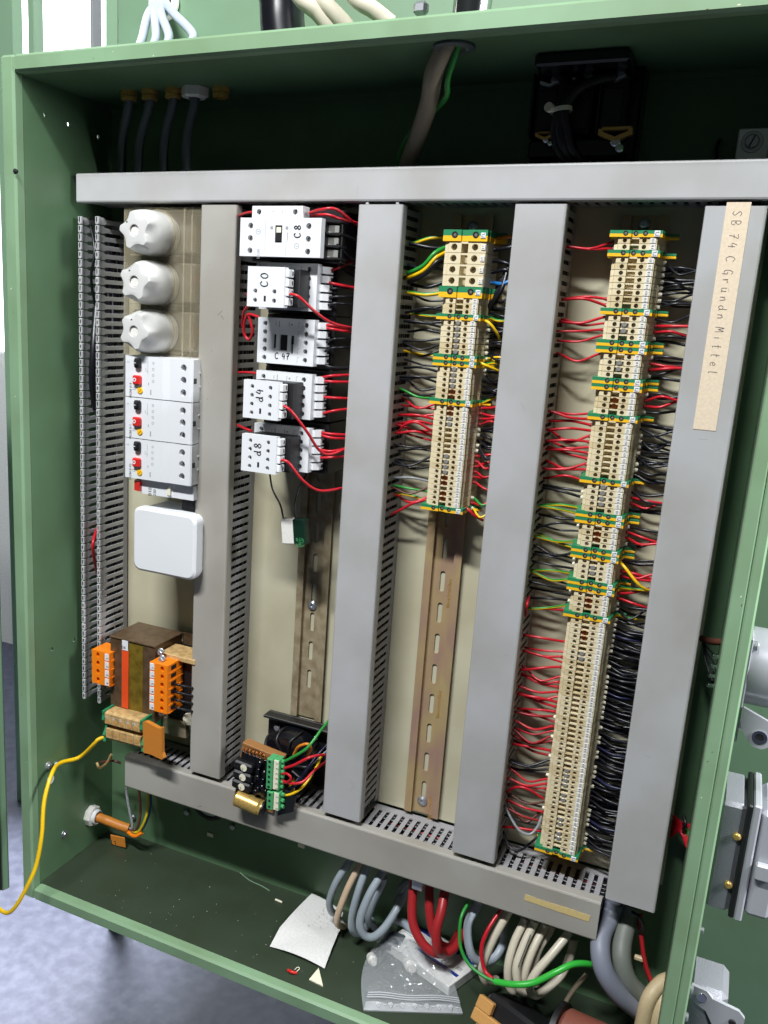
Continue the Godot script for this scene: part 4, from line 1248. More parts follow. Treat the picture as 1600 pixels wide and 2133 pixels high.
func terminal_body(kind: String, w: float) -> MB:
	# x across the rail, y along it, z = 0 at the top face
	var b := MB.new()
	var pr: Array
	if kind == "big":
		pr = [Vector2(-22, -46), Vector2(-22, -12), Vector2(-21.5, -2), Vector2(-18, -1), Vector2(-16.6, -0.1), Vector2(-16.6, -9), Vector2(-6.4, -9), Vector2(-6.4, 0), Vector2(-4, 0), Vector2(-3, -12), Vector2(2, -12), Vector2(3, 0), Vector2(4.9, 0), Vector2(4.9, -9), Vector2(15.1, -9), Vector2(15.1, 0), Vector2(21, -0.6), Vector2(22, -4), Vector2(22, -46)]
	else:
		pr = [Vector2(-22, -46), Vector2(-22, -22), Vector2(-20.4, -20), Vector2(-20, -5), Vector2(-17, -4), Vector2(-16, -0.3), Vector2(-13.4, -0.1), Vector2(-13.4, -8), Vector2(-6.6, -8), Vector2(-6.6, 0), Vector2(-5.4, 0), Vector2(-5, -9), Vector2(2.4, -9), Vector2(2.8, 0), Vector2(3.8, 0), Vector2(3.8, -8), Vector2(10.6, -8), Vector2(10.6, 0), Vector2(18.4, 0.2), Vector2(19, -4), Vector2(20.2, -6), Vector2(20.6, -20), Vector2(23, -22), Vector2(23, -46)]
	b.prism(Vector3(0, w / 2 - 0.18, 0), Vector3(1, 0, 0), Vector3(0, 0, 1), pr, Vector3(0, -w + 0.36, 0))
	if kind == "big":
		b.holed(-16.7, -6.3, -w / 2 + 0.2, w / 2 - 0.2, -0.05, [[-11.5, 0, 3.3]], 7)
		b.holed(4.8, 15.2, -w / 2 + 0.2, w / 2 - 0.2, -0.05, [[10, 0, 3.3]], 7)
		b.box(Vector3(-4, w / 2 - 0.4, -4), Vector3(3, w / 2 - 2.2, -0.4))
	else:
		var r := 2.05
		b.holed(-13.5, -6.5, -w / 2 + 0.18, w / 2 - 0.18, -0.05, [[-10, 0, r]], 6)
		b.holed(3.7, 10.7, -w / 2 + 0.18, w / 2 - 0.18, -0.05, [[7.2, 0, r]], 6)
		b.box(Vector3(-5, w / 2 - 0.2, -5), Vector3(2.6, w / 2 - 1.6, -1.2))
	return b

func make_protos():
	for v in 3:
		var o := Node3D.new()
		o.name = "terminal_block"
		part("body", terminal_body("small", 5.75), [M.beige, M.beige2, M.beige3][v], o, true)
		for x in [-10.0, 7.2]:
			var s := part("screw", screw15, M.screw, o, true)
			s.position = Vector3(x, 0, -4.6) * S
			s.rotation.z = 0.4 + v
		var b := MB.new()
		b.box(Vector3(12.2, -2.6, 0.1), Vector3(17.6, 2.6, 1.0), 0.3)
		var mk := part("marker", b, M.white_warm, o, true)
		b = MB.new()
		b.box(Vector3(14, -1.6, 1.0), Vector3(15.8, -1.0, 1.08))
		b.box(Vector3(13.6, -0.2 + 0.3 * v, 1.0), Vector3(16, 0.2 + 0.3 * v, 1.08))
		b.box(Vector3(14.2, 1.0, 1.0), Vector3(15.6, 1.5, 1.08))
		part("print", b, M.print, mk, true)
		protos["s%d" % v] = o
	var o2 := Node3D.new()
	o2.name = "large_terminal_block"
	part("body", terminal_body("big", 10.9), M.beige3, o2, true)
	for x in [-11.5, 10.0]:
		var s := part("screw", screw26, M.screw, o2, true)
		s.position = Vector3(x, 0, -5.5) * S
	var b2 := MB.new()
	b2.box(Vector3(16.4, -2.8, -0.4), Vector3(20.6, 2.8, 0.6), 0.3)
	var m2 := part("marker", b2, M.white_warm, o2, true)
	b2 = MB.new()
	b2.box(Vector3(17.4, -1.6, 0.6), Vector3(19.4, -1.0, 0.68))
	b2.box(Vector3(17.8, 0.2, 0.6), Vector3(18.4, 1.6, 0.68))
	part("print", b2, M.print, m2, true)
	protos["big"] = o2
	for big in [false, true]:
		var o := Node3D.new()
		o.name = "earth_terminal"
		var w := 11.2 if big else 6.1
		var hw := 22.0 if big else 22.5
		var mk_layer := func(y0: float, y1: float, holes: Array, m: Material, n: String):
			var b := MB.new()
			var xs := [-hw - 2.0, -4.8, 2.4, hw]
			var tops := [1.4, -1.0, 1.4]
			for i in 3:
				var hs := []
				for h in holes:
					if h[0] > xs[i] and h[0] < xs[i + 1]: hs.append(h)
				b.holed(xs[i] + (0.4 if i == 0 else 0.0), xs[i + 1], y0, y1, tops[i], hs, 5)
				var zb := -8.0
				for x in [xs[i] + (0.4 if i == 0 else 0.0), xs[i + 1]]:
					b.quad(Vector3(x, y0, zb), Vector3(x, y1, zb), Vector3(x, y1, tops[i]), Vector3(x, y0, tops[i]), Vector3(1 if x == xs[i + 1] else -1, 0, 0))
				for y in [y0, y1]:
					b.quad(Vector3(xs[i], y, zb), Vector3(xs[i + 1], y, zb), Vector3(xs[i + 1], y, tops[i]), Vector3(xs[i], y, tops[i]), Vector3(0, 1 if y == y1 else -1, 0))
			b.box(Vector3(-hw - 2.2, y0, -22), Vector3(hw + 0.5, y1, -8))
			b.box(Vector3(-hw - 3, y0, -46), Vector3(hw + 2, y1, -22))
			return part(n, b, m, o, true)
		var hx := [-11.5, 10.0] if big else [-10.0, -1.2, 7.4]
		var hh := []
		for x in hx: hh.append([x, 0.1 * w if not big else 1.6, 1.95 if not big else 3.0])
		# green upper layer holds the screw holes, yellow lower layer, thin bright line between
		mk_layer.call(-0.02 * w, w / 2 - 0.1, [], M.pe_green, "green_layer")
		mk_layer.call(-w / 2 + 0.1, -0.02 * w, [], M.pe_yellow, "yellow_layer")
		for x in hx:
			var c := MB.new()
			var r := 1.95 if not big else 3.0
			c.lathe(Vector3(x, 0.06 * w, 1.42 if absf(x + 1.2) > 1 else -0.98), Vector3(0, 0, 1), [Vector2(r, 0), Vector2(r + 0.25, 0.3), Vector2(r - 0.2, 0.32), Vector2(r - 0.25, 0.05), Vector2(0, 0.05)], 14)
			var sc := part("screw_well", c, M.dark, o, true)
			var s := part("screw", screw15 if not big else screw20, M.screw, sc, true)
			s.position = Vector3(x + 0.2, 0.06 * w - 0.25, (1.42 if absf(x + 1.2) > 1 else -0.98) + 0.12) * S
			s.scale = Vector3(0.8, 0.8, 0.6)
		# base tabs that stick out on both sides
		var tb := MB.new()
		tb.box(Vector3(-hw - 5, -w / 2 + 0.4, -32), Vector3(hw + 12, 0.0, -26), 0.5)
		part("foot", tb, M.pe_yellow, o, true)
		tb = MB.new()
		tb.box(Vector3(-hw - 5, 0.05, -32), Vector3(hw + 12, w / 2 - 0.6, -26.3), 0.5)
		part("foot", tb, M.pe_green, o, true)
		tb = MB.new()
		tb.box(Vector3(15.2, -2.7, 1.4), Vector3(20.4, 2.7, 2.3), 0.3)
		var mk := part("marker", tb, M.white, o, true)
		tb = MB.new()
		tb.box(Vector3(16.2, -1.7, 2.3), Vector3(19.4, -1.2, 2.38))
		tb.box(Vector3(16.2, -1.7, 2.3), Vector3(16.8, 0.1, 2.38))
		tb.box(Vector3(16.4, 0.7, 2.3), Vector3(19.2, 1.2, 2.38))
		tb.box(Vector3(18.6, 0.7, 2.3), Vector3(19.2, 1.9, 2.38))
		part("print", tb, M.print, mk, true)
		protos["P" if big else "p"] = o
	var bm := MB.new()
	bm.box(Vector3(-4.6, -5.4, -6), Vector3(2.2, 5.4, -2.6), 0.8)
	for y in [-2.9, 2.9]:
		bm.lathe(Vector3(-1.2, y, -2.6), Vector3(0, 0, 1), [Vector2(2.5, 0), Vector2(2.5, 1.4), Vector2(2.0, 1.9), Vector2(0, 1.9)], 12)
	protos["bridge"] = bm.done()

func ordinal(n: int) -> String:
	var w := ["zeroth", "first", "second", "third", "fourth", "fifth", "sixth", "seventh", "eighth", "ninth", "tenth", "eleventh", "twelfth", "thirteenth", "fourteenth", "fifteenth", "sixteenth", "seventeenth", "eighteenth"]
	if n < w.size(): return w[n]
	return str(n) + ("st" if n % 10 == 1 and n % 100 != 11 else "nd" if n % 10 == 2 and n % 100 != 12 else "rd" if n % 10 == 3 and n % 100 != 13 else "th")

var colour_words := {"r": "red", "d": "dark red", "k": "black", "n": "dark blue", "y": "green-yellow", "Y": "yellow", "g": "green", "s": "grey", "b": "brown", "u": "light blue", "o": "orange"}

func strip_wire(col: String, side: int, strip: String, where: String, p0: Vector3, p1: Vector3, sag: float, r := 1.35, prefix := ""):
	var b := MB.new()
	var d := p1 - p0
	var j := rng.randf_range(-1.2, 1.2)
	b.tube([p0, p0 + Vector3(signf(d.x) * 5.0, 0.2, 0), p0 + d * 0.45 + Vector3(0, sag + j, 4.0 + absf(sag) * 0.6), p1 - Vector3(signf(d.x) * 9.0, -sag * 0.25, -1.5), p1], r, 7, 5)
	if col == "y":
		var w := solo("wire", b, M.w_Y, "green-yellow wire on %s side of %s strip, %s" % ["left" if side < 0 else "right", strip, where], "wire", "wires on the %s strip" % strip)
		# green stripe along the wire
		b = MB.new()
		var o := Vector3(0, 0.75, 0.45)
		b.tube([p0 + o, p0 + Vector3(signf(d.x) * 5.0, 0.2, 0) + o, p0 + d * 0.45 + Vector3(0, sag + j, 4.0 + absf(sag) * 0.6) + o, p1 - Vector3(signf(d.x) * 9.0, -sag * 0.25, -1.5) + o, p1 + o], r * 0.72, 5, 5)
		part("stripe", b, M.w_g, w)
	else:
		var w := solo("wire", b, M["w_" + col], prefix + "%s wire on %s side of %s strip, %s" % [colour_words[col], "left" if side < 0 else "right", strip, where], "wire", "wires on the %s strip" % strip)
		if r < 1.9 and rng.randf() < 0.7:
			b = MB.new()
			b.lathe(p0 + Vector3(signf(d.x) * -1.0, 0, 0), Vector3(signf(d.x), 0, 0), [Vector2(1.9, 0), Vector2(2.1, 4.5), Vector2(1.5, 6.5)], 8)
			part("ferrule", b, M.label_cream if col != "r" else M.w_d, w)

# rows: tokens of kind, left colour, right colour, middle; e.g. "srk." ; earth rows give their height
func build_strip(strip: String, x: float, rows: Array, left_x: float, right_x: float):
	var zt := -13.0
	var list := []
	# expand heights: [tokens, y_of_first_after, ...]
	var earth_no := 0
	var last := ""
	var under := MB.new()
	var since := 0
	for i in rows.size():
		var y: float = rows[i][0]
		var tok: String = rows[i][1]
		var kind := tok[0]
		var where := ""
		var o: Node3D
		if kind == "p" or kind == "P":
			earth_no += 1
			since = 0
			o = protos[kind].duplicate()
			where = "at its %s earth terminal" % ordinal(earth_no)
			tag(o, "%sgreen and yellow earth terminal, %s from the top of the %s strip" % ["large " if kind == "P" else "", ordinal(earth_no), strip], "terminal", "earth terminals on the %s strip" % strip)
		elif kind == "B":
			since += 1
			o = protos["big"].duplicate()
			where = "%s below its %s earth terminal" % [ordinal(since), ordinal(earth_no)]
			tag(o, "large beige terminal, %s from the top of the %s strip" % [ordinal(since), strip], "terminal", "large terminals on the %s strip" % strip)
		else:
			since += 1
			o = protos["s%d" % rng.randi_range(0, 2)].duplicate()
			where = "%s below its %s earth terminal" % [ordinal(since), ordinal(earth_no)]
			tag(o, "narrow beige terminal on the %s strip, %s" % [strip, where], "terminal", "narrow beige terminals on the %s strip" % strip)
		o.name = numbered({"p": "earth_terminal", "P": "earth_terminal", "B": "large_terminal"}.get(kind, "terminal_block"))
		o.position = Vector3(x + rng.randf_range(-0.15, 0.15), y, zt + rng.randf_range(-0.2, 0.2)) * S
		add_child(o)
		# cross-connection bridge over this and the next terminal
		if tok[3] == "b":
			var br := MeshInstance3D.new()
			br.mesh = protos["bridge"]
			br.name = numbered("bridge_link")
			br.material_override = M.bridge if rng.randf() < 0.85 else M.copper
			br.position = Vector3(x, y - 2.9, zt) * S
			add_child(br)
			tag(br, "metal bridge with two screws on the %s strip, %s" % [strip, where], "bridge link", "screwed bridges along the %s strip" % strip)
		for side in [-1, 1]:
			var c := tok[1] if side < 0 else tok[2]
			if c == "-": continue
			var big := kind == "B" or kind == "P"
			var tx := x + (-20.0 if side < 0 else 21.0)
			var ex := left_x if side < 0 else right_x
			var yd: float = y + rng.randf_range(-5.0, 5.0)
			# enters the duct through the nearest slot, often shared by two wires
			yd = -8.0 - roundf((-8.0 - yd) / PITCH) * PITCH + rng.randf_range(-1.4, 1.4)
			var dense: bool = side > 0 and y < -400.0
			if dense: yd = y + rng.randf_range(-2.6, 1.0)
			strip_wire(c, side, strip, where, Vector3(tx, y, zt - 26), Vector3(ex, yd, zt - rng.randf_range(16, 34)), rng.randf_range(-1.6, 0.8) if dense else rng.randf_range(-4.0, 4.5) if rng.randf() < 0.8 else rng.randf_range(-9.0, -4.0), 2.0 if big else rng.randf_range(1.15, 1.5))
			if side > 0 and (c == "k" or c == "n") and not big:
				for layer in (2 if dense else 1):
					if rng.randf() < 0.3: continue
					var q0 := Vector3(tx, y - 1.2 - layer * 0.8, zt - 31 - layer * 5)
					var q1 := Vector3(ex, y + rng.randf_range(-4.5, 1.5), zt - 28 - layer * 5)
					under.tube([q0, q0 + Vector3(6, 0, 0), q0.lerp(q1, 0.45) + Vector3(0, rng.randf_range(-1.8, 1.2), 3), q1 + Vector3(-8, 0, 1), q1], rng.randf_range(1.4, 1.9), 6, 4)
	solo("wire_layer", under, M.w_k, "second layer of black wires right of the %s strip" % strip, "wires", "", "stuff")

func section(out: Array, y0: float, y1: float, toks: String):
	# small terminals spread evenly between two neighbours at y0 and y1
	var t := toks.split(" ", false)
	for i in t.size():
		out.append([y0 + (y1 - y0) * (i + 1.0) / (t.size() + 1.0), t[i]])

func build_strips():
	make_protos()
	var r := []
	r.append([-27.6, "p--."])
	section(r, -27.6, -45.0, "sr-. sr-.")
	r.append([-45.0, "p--."])
	section(r, -45.0, -97.7, "s-k. s-k. s-k. s-k. s-k. s-k. srk. srk.")
	r.append([-97.7, "p--."])
	section(r, -97.7, -127.0, "srk. srrb srr. srk.")
	r.append([-127.0, "p--."]); r.append([-133.2, "p--."])
	section(r, -133.2, -162.6, "srk. s-rb s-r. s-k.")
	r.append([-162.6, "p--."]); r.append([-168.6, "p--."])
	section(r, -168.6, -197.6, "s-k. s-rb s-r. s-k.")
	r.append([-197.6, "pr-."])
	section(r, -197.6, -260.2, "srk. srk. srk. srk. srk. srk. srk. srk. srk. srk.")
	r.append([-260.2, "p--."])
	section(r, -260.2, -294.6, "sr-b s-k. skrb skr. s-k.")
	r.append([-294.6, "py-."]); r.append([-301.0, "py-."])
	section(r, -301.0, -330.9, "skk. skrb skr. s-k.")
	r.append([-330.9, "py-."]); r.append([-337.2, "py-."])
	section(r, -337.2, -365.0, "skk. skrb skr. skr.")
	r.append([-365.0, "py-."]); r.append([-371.4, "pyy."])
	section(r, -371.4, -400.1, "skr. skrb skk. skk.")
	r.append([-400.1, "pyy."])
	section(r, -400.1, -671.7, "srk. s-k. s-kb s-n. s-k. s-k. srkb s-k. srk. srk. srk. srk. s-k. srk. srn. srk. srk. srk. srk. srk. srk. sdk. sdk. srk. srk. sdn. sdk. s-k. srk. sdkb skk. sknb skk. skk. srkb srk. srk. sbk. s-k. sbkb skn. srk. s-kb sdk. skk. s-k.")
	r.append([-671.7, "p--."])
	build_strip("right", 467, r, 397, 528)
	r = []
	r.append([-31.0, "Pyo."])
	var bigs := ["Bkk.", "Bkk.", "Bkk.", "Bku."]
	for i in 4: r.append([-42.0 - 10.9 * i, bigs[i]])
	r.append([-85.8, "Py-."])
	section(r, -88.8, -110.3, "skk. skk. skk.")
	r.append([-110.3, "pyy."])
	section(r, -110.3, -151.1, "skkb skk. skkb skk. skkb skk.")
	r.append([-151.1, "pYY."]); r.append([-157.2, "p-y."])
	section(r, -157.2, -196.8, "skkb skk. skkb skk. skkb skk.")
	r.append([-196.8, "pgy."])
	section(r, -196.8, -310.5, "srrb srr. srrb srr. srk. srk. srk. srk. skk. skrb skr. skrb skr. s-rb s-r. ss-. sb-b sgg. srr.")
	r.append([-310.5, "pyY."])
	build_strip("middle", 305, r, 234, 362)
	# special long wires
	var extra := [
		["Y", "yellow wire curving down from the eighth-row earth terminals into the rightmost duct", [Vector3(483.8, -338.7, -30.0), Vector3(494.5, -343.6, -20.0), Vector3(507.8, -356.7, -18.0), Vector3(517.3, -364.5, -24.0), Vector3(521.7, -367.3, -34.0)]],
		["y", "green-yellow wire drooping from the third earth terminal into the third duct", [Vector3(320.4, -110.8, -32.0), Vector3(332.9, -114.2, -24.0), Vector3(340.8, -123.3, -28.0), Vector3(343.8, -134.2, -40.0)]],
		["Y", "yellow wire slanting down from the double earth terminal towards the third duct", [Vector3(318.2, -151.9, -30.0), Vector3(332.6, -156.7, -26.0), Vector3(343.0, -161.5, -34.0), Vector3(346.8, -164.1, -44.0)]],
		["r", "red wire arching high beside the second duct, into the middle strip", [Vector3(239.9, -237.6, -34.0), Vector3(251.5, -226.2, -26.0), Vector3(264.5, -222.6, -24.0), Vector3(275.6, -228.1, -28.0), Vector3(280.9, -232.5, -36.0)]],
		["r", "red wire dropping from the last rows of the middle strip towards third duct", [Vector3(316.3, -306.0, -34.0), Vector3(328.6, -309.2, -26.0), Vector3(337.1, -316.3, -28.0), Vector3(342.9, -322.4, -40.0)]],
		["r", "long red wire rising from second duct to the last earth terminal", [Vector3(233.5, -334.1, -40.0), Vector3(251.3, -322.3, -32.0), Vector3(267.1, -311.8, -28.0), Vector3(279.2, -307.3, -34.0)]],
		["s", "grey wire looping down between third duct and strip near the bottom", [Vector3(399.7, -642.6, -36.0), Vector3(409.7, -651.2, -26.0), Vector3(422.7, -663.0, -22.0), Vector3(434.3, -665.1, -24.0), Vector3(440.6, -656.8, -30.0), Vector3(442.5, -646.2, -36.0)]],
		["r", "red wire crossing level behind the grey loop near the bottom duct", [Vector3(398.2, -675.7, -40.0), Vector3(413.6, -669.9, -36.0), Vector3(429.4, -668.4, -38.0), Vector3(443.6, -668.4, -42.0)]],
		["k", "black wire hanging slack behind the grey loop above the bottom duct", [Vector3(400.7, -682.1, -44.0), Vector3(410.6, -694.2, -36.0), Vector3(423.3, -695.0, -34.0), Vector3(436.1, -680.8, -38.0), Vector3(442.5, -671.7, -44.0)]],
		["b", "brown wire sagging above the grey loop near the bottom of third duct", [Vector3(402.0, -641.5, -40.0), Vector3(414.7, -650.2, -34.0), Vector3(427.9, -657.0, -34.0), Vector3(439.9, -644.2, -42.0)]],
		["r", "red wire standing in the slots of third duct beside the tenth earth terminals", [Vector3(404.4, -392.7, -22.0), Vector3(406.0, -397.5, -8.0), Vector3(403.5, -413.6, -20.0)]],
		["r", "red wire arched above three others near the lower end of right strip", [Vector3(400.0, -629.4, -34.0), Vector3(412.9, -614.5, -26.0), Vector3(426.1, -612.9, -26.0), Vector3(442.2, -624.9, -36.0)]],
	]
	for q in extra:
		var b := MB.new()
		b.tube(q[2], 1.5, 8)
		solo("wire", b, M["w_" + (q[0] if q[0] != "y" else "Y")], q[1], "wire", "long wires between strips and ducts")
	# thick feeders at the top right of the middle strip
	for k in 4:
		var b := MB.new()
		b.tube([Vector3(324.1, -98.9, -40.0), Vector3(334.5, -91.6, -32.0), Vector3(341.8, -79.6, -30.0), Vector3(343.7, -60.3, -38.0)].map(func(p): return p + Vector3(-k * 3.0, -k * 4.0, -k * 2.5)), 2.4, 8)
		solo("cable", b, M.w_k, "thick black feeder beside the middle strip's large terminals, %s from front" % ordinal(k + 1), "cable", "thick black feeders beside the third duct")
	for k in 3:
		var b := MB.new()
		b.tube([Vector3(276.5, -41.3, -34.0), Vector3(269.4, -47.9, -24.0), Vector3(257.5, -61.1, -24.0), Vector3(235.9, -68.8, -34.0), Vector3(226.8, -69.0, -44.0)].map(func(p): return p + Vector3(1.0 * k, -k * 4.2, -k * 1.2)), 2.3, 8)
		solo("cable", b, [M.w_g, M.w_Y, M.w_k][k], "%s feeder curving from the second duct to the large terminals" % ["green", "yellow", "black"][k], "cable", "thick feeders left of the middle strip")

# ---------- power supply at the foot of the second column ----------
func build_power_supply():
	var t := thing("power_supply", "open black power supply board with toroid, gold capacitor and green plug terminals", "power supply", Vector3(115, -690, -62))
	var b := MB.new()
	b.box(Vector3(82, -704, -63), Vector3(178, -618, -59), 1)
	b.box(Vector3(82, -622, -59), Vector3(178, -618, -44), 1)
	part("base", b, M.black, t)
	for q in [Vector3(97.3, -637.4, -56.0), Vector3(150.5, -637.5, -56.0)]:
		b = MB.new()
		b.cyl(q, Vector3(0, 0, 1), 4.5, 3, 14, 1.4)
		part("bolt", b, M.zinc, t)
	b = MB.new()
	b.lathe(Vector3(128, -662, -58), Vector3(0, 0, 1), [Vector2(34, 0), Vector2(37, 8), Vector2(37, 30), Vector2(33, 38), Vector2(14, 39), Vector2(12, 30), Vector2(0, 30)], 36)
	part("toroid", b, M.black_gloss, t)
	b = MB.new()
	for k in 10:
		var a := k * 0.63
		b.tube([Vector3(128 + cos(a) * 36, -662 + sin(a) * 36, -46), Vector3(128 + cos(a) * 38, -662 + sin(a) * 38, -30), Vector3(128 + cos(a + 0.1) * 30, -662 + sin(a + 0.1) * 30, -18.5), Vector3(128 + cos(a) * 14, -662 + sin(a) * 14, -19)], 2.2, 6)
	part("winding", b, M.black, t)
	# circuit board standing on edge facing left-front, brown upper edge
	var o := Vector3(107.2, -662.0, 8.0)
	b = MB.new()
	b.xf = Transform3D(Basis(Vector3(0, 0, 1), -0.12), o)
	b.box(Vector3(-30, -56, -8), Vector3(26, 20, -4), 0.4)
	b.box(Vector3(-30, 18, -18), Vector3(26, 22, -4), 0.4)
	part("circuit_board", b, M.pcb, t)
	b = MB.new()
	b.xf = Transform3D(Basis(Vector3(0, 0, 1), -0.12), o)
	b.box(Vector3(-28, -50, -4), Vector3(24, 12, -2), 0.4)
	for k in 7:
		b.box(Vector3(-6 + k * 3.4, -30 + (k % 3) * 12, -2), Vector3(-3.5 + k * 3.4, -22 + (k % 3) * 12, 4 + k % 4), 0.5)
	for k in 5:
		b.cyl(Vector3(2 + (k % 2) * 8, 10 - k * 10, -2), Vector3(0, 0, 1), 3.2, 9, 12, 0.8)
	part("components", b, M.black_gloss, t)
	for k in 3:
		b = MB.new()
		var y := -2.0 - k * 13.4
		b.xf = Transform3D(Basis(Vector3(0, 0, 1), -0.08), Vector3(88.8, -662.4, 14.0))
		b.box(Vector3(-15, y - 6, -20), Vector3(12, y + 6, 0), 2.2)
		var rl := part("relay", b, M.black, t)
		b = MB.new()
		b.xf = Transform3D(Basis(Vector3(0, 0, 1), -0.08), Vector3(88.8, -662.4, 14.0))
		b.cyl(Vector3(0, y, 0.05), Vector3(0, 0, 1), 4.6, 0.5, 20, 0.1)
		var sk := part("sticker", b, M.label_cream, rl)
		text(sk, ["12", "9", "15"][k], Vector3(88.8, -662.4, 14.0) + Basis(Vector3(0, 0, 1), -0.08) * Vector3(-2.2, y - 1.8, 0.6), 3.4, Vector3(1, 0, 0), Vector3(0, 1, 0), M.print)
	b = MB.new()
	for k in 6:
		b.tube([o + Vector3(-24 + k * 5.0, 17, -2), o + Vector3(-20 + k * 5.2, 22, 1), o + Vector3(-18 + k * 5.4, 16, 4)], 0.7, 6)
	part("resistor_leads", b, M.copper, t)
	b = MB.new()
	var ca := Vector3(0.97, -0.18, -0.1).normalized()
	var c0 := Vector3(79.5, -707.4, 14.0)
	b.lathe(c0, ca, [Vector2(0, 0), Vector2(9, 0), Vector2(10.4, 1.4), Vector2(10.4, 31), Vector2(9.4, 33), Vector2(10.4, 35), Vector2(10.4, 37)], 28)
	var can := part("capacitor", b, M.gold_can, t)
	b = MB.new()
	b.lathe(c0 + ca * 37, ca, [Vector2(10.5, -1), Vector2(10.6, 1), Vector2(9, 2.4), Vector2(0, 2.4)], 28)
	part("capacitor_cap", b, M.black, can)
	# green plug terminals with cream label strips
	for q in [[Vector3(124.5, -637.8, 22.0), 6, 40.0], [Vector3(126.5, -680.7, 22.0), 3, 24.0]]:
		var p: Vector3 = q[0]
		var n: int = q[1]
		var ln: float = q[2]
		b = MB.new()
		b.box(p + Vector3(0, -ln, -16), p + Vector3(8, 0, 0), 0.6)
		b.box(p + Vector3(8, -ln, -16), p + Vector3(16, 0, -3), 0.6)
		var holes := []
		for k in n:
			holes.append([p.x + 4, p.y - (k + 0.5) * ln / n, 1.5])
			b.cyl(p + Vector3(19.5, -(k + 0.5) * ln / n, -9), Vector3(-1, 0, 0), 2.6, 4, 8)
		var pl := part("plug_terminal", b, M.plug_green, t)
		b = MB.new()
		for h in holes:
			b.cyl(Vector3(h[0], h[1], p.z), Vector3(0, 0, 1), 1.7, 0.3, 10, 0.1)
		part("screw_row", b, M.dark, pl)
		b = MB.new()
		b.box(p + Vector3(8.6, -ln + 0.6, -3), p + Vector3(15, -0.6, -2.2), 0.2)
		var lbl := part("label_strip", b, M.label_cream, pl)
		for k in n:
			text(lbl, str(k + 1), p + Vector3(13.4, -(k + 0.5) * ln / n - 1.2, -2.1), 3.2, Vector3(0, 1, 0), Vector3(-1, 0, 0), M.print)
	b = MB.new()
	b.xf = Transform3D(Basis(Vector3(0, 0, 1), -0.1), Vector3(144.5, -694.3, 10.0))
	b.prism(Vector3(-6, 14, 0), Vector3(1, 0, 0), Vector3(0, 1, 0), [Vector2(0, 0), Vector2(20, -4), Vector2(20, -24), Vector2(0, -38)], Vector3(0, 0, -3))
	part("heat_sink", b, M.black, t)
	b = MB.new()
	b.prism(Vector3(138.1, -690.5, -2.0), Vector3(1, 0, 0), Vector3(0, 1, 0), [Vector2(0, 0), Vector2(14, 0), Vector2(12, 22)], Vector3(0, 0, -2))
	var tri := part("warning_sticker", b, M.pe_yellow, t)
	var spec := [
		["g", "green-yellow wire rising from the top of the larger green plug", [Vector3(134.4, -648.2, 10.0), Vector3(152.1, -633.7, 14.0), Vector3(172.5, -615.2, 12.0), Vector3(180.7, -598.4, -6.0), Vector3(184.8, -588.7, -26.0)], 1.7],
		["r", "upper red wire from the larger green plug to the second duct", [Vector3(134.7, -655.2, 10.0), Vector3(155.8, -642.2, 14.0), Vector3(175.4, -627.8, 10.0), Vector3(184.2, -630.4, -8.0), Vector3(188.8, -638.3, -24.0)], 1.7],
		["r", "small red loop between two poles of the larger green plug", [Vector3(135.0, -661.5, 10.0), Vector3(150.6, -652.6, 18.0), Vector3(156.0, -657.3, 18.0), Vector3(148.9, -665.5, 16.0), Vector3(135.5, -671.0, 10.0)], 1.6],
		["r", "lower red wire from larger green plug, dipping then rising", [Vector3(135.3, -667.2, 10.0), Vector3(154.7, -665.1, 16.0), Vector3(169.9, -660.0, 12.0), Vector3(176.4, -651.1, -4.0), Vector3(187.2, -643.2, -28.0)], 1.7],
		["Y", "yellow wire from the smaller green plug curving up behind", [Vector3(135.3, -690.3, 8.0), Vector3(152.6, -683.4, 10.0), Vector3(167.5, -670.0, 6.0), Vector3(173.6, -653.4, -14.0), Vector3(172.7, -643.4, -34.0)], 1.6],
		["n", "dark blue wire from the smaller green plug slanting up right", [Vector3(135.2, -687.1, 8.0), Vector3(150.3, -680.3, 6.0), Vector3(162.6, -659.6, -0.0), Vector3(173.1, -638.4, -16.0), Vector3(182.0, -624.7, -34.0)], 1.6],
		["k", "black wire beside the dark blue wire, slanting to the second duct", [Vector3(137.3, -684.8, 6.0), Vector3(152.6, -675.1, 2.0), Vector3(165.7, -651.9, -6.0), Vector3(175.4, -637.3, -22.0), Vector3(180.6, -631.4, -38.0)], 1.5],
		["s", "grey wire behind the red wires of the power supply", [Vector3(141.2, -688.3, -6.0), Vector3(154.9, -669.9, -10.0), Vector3(165.4, -652.1, -20.0), Vector3(175.1, -642.2, -40.0)], 1.6],
		["o", "orange wire loop over the toroid of the power supply", [Vector3(145.7, -640.4, -8.0), Vector3(154.5, -625.1, -2.0), Vector3(165.8, -618.2, -2.0), Vector3(168.5, -626.5, -8.0), Vector3(160.2, -642.0, -16.0)], 1.8],
	]
	for q in spec:
		b = MB.new()
		b.tube(q[2], q[3], 8)
		solo("wire", b, M["w_" + q[0]], q[1], "wire", "wires of the power supply")

# ---------- cables and litter at the cabinet floor ----------
func cable(path: Array, r: float, m: Material, label: String, group := "", n := "cable"):
	var b := MB.new()
	b.tube(path, r, 12, 8)
	return solo(n, b, m, label, n.replace("_", " "), group)

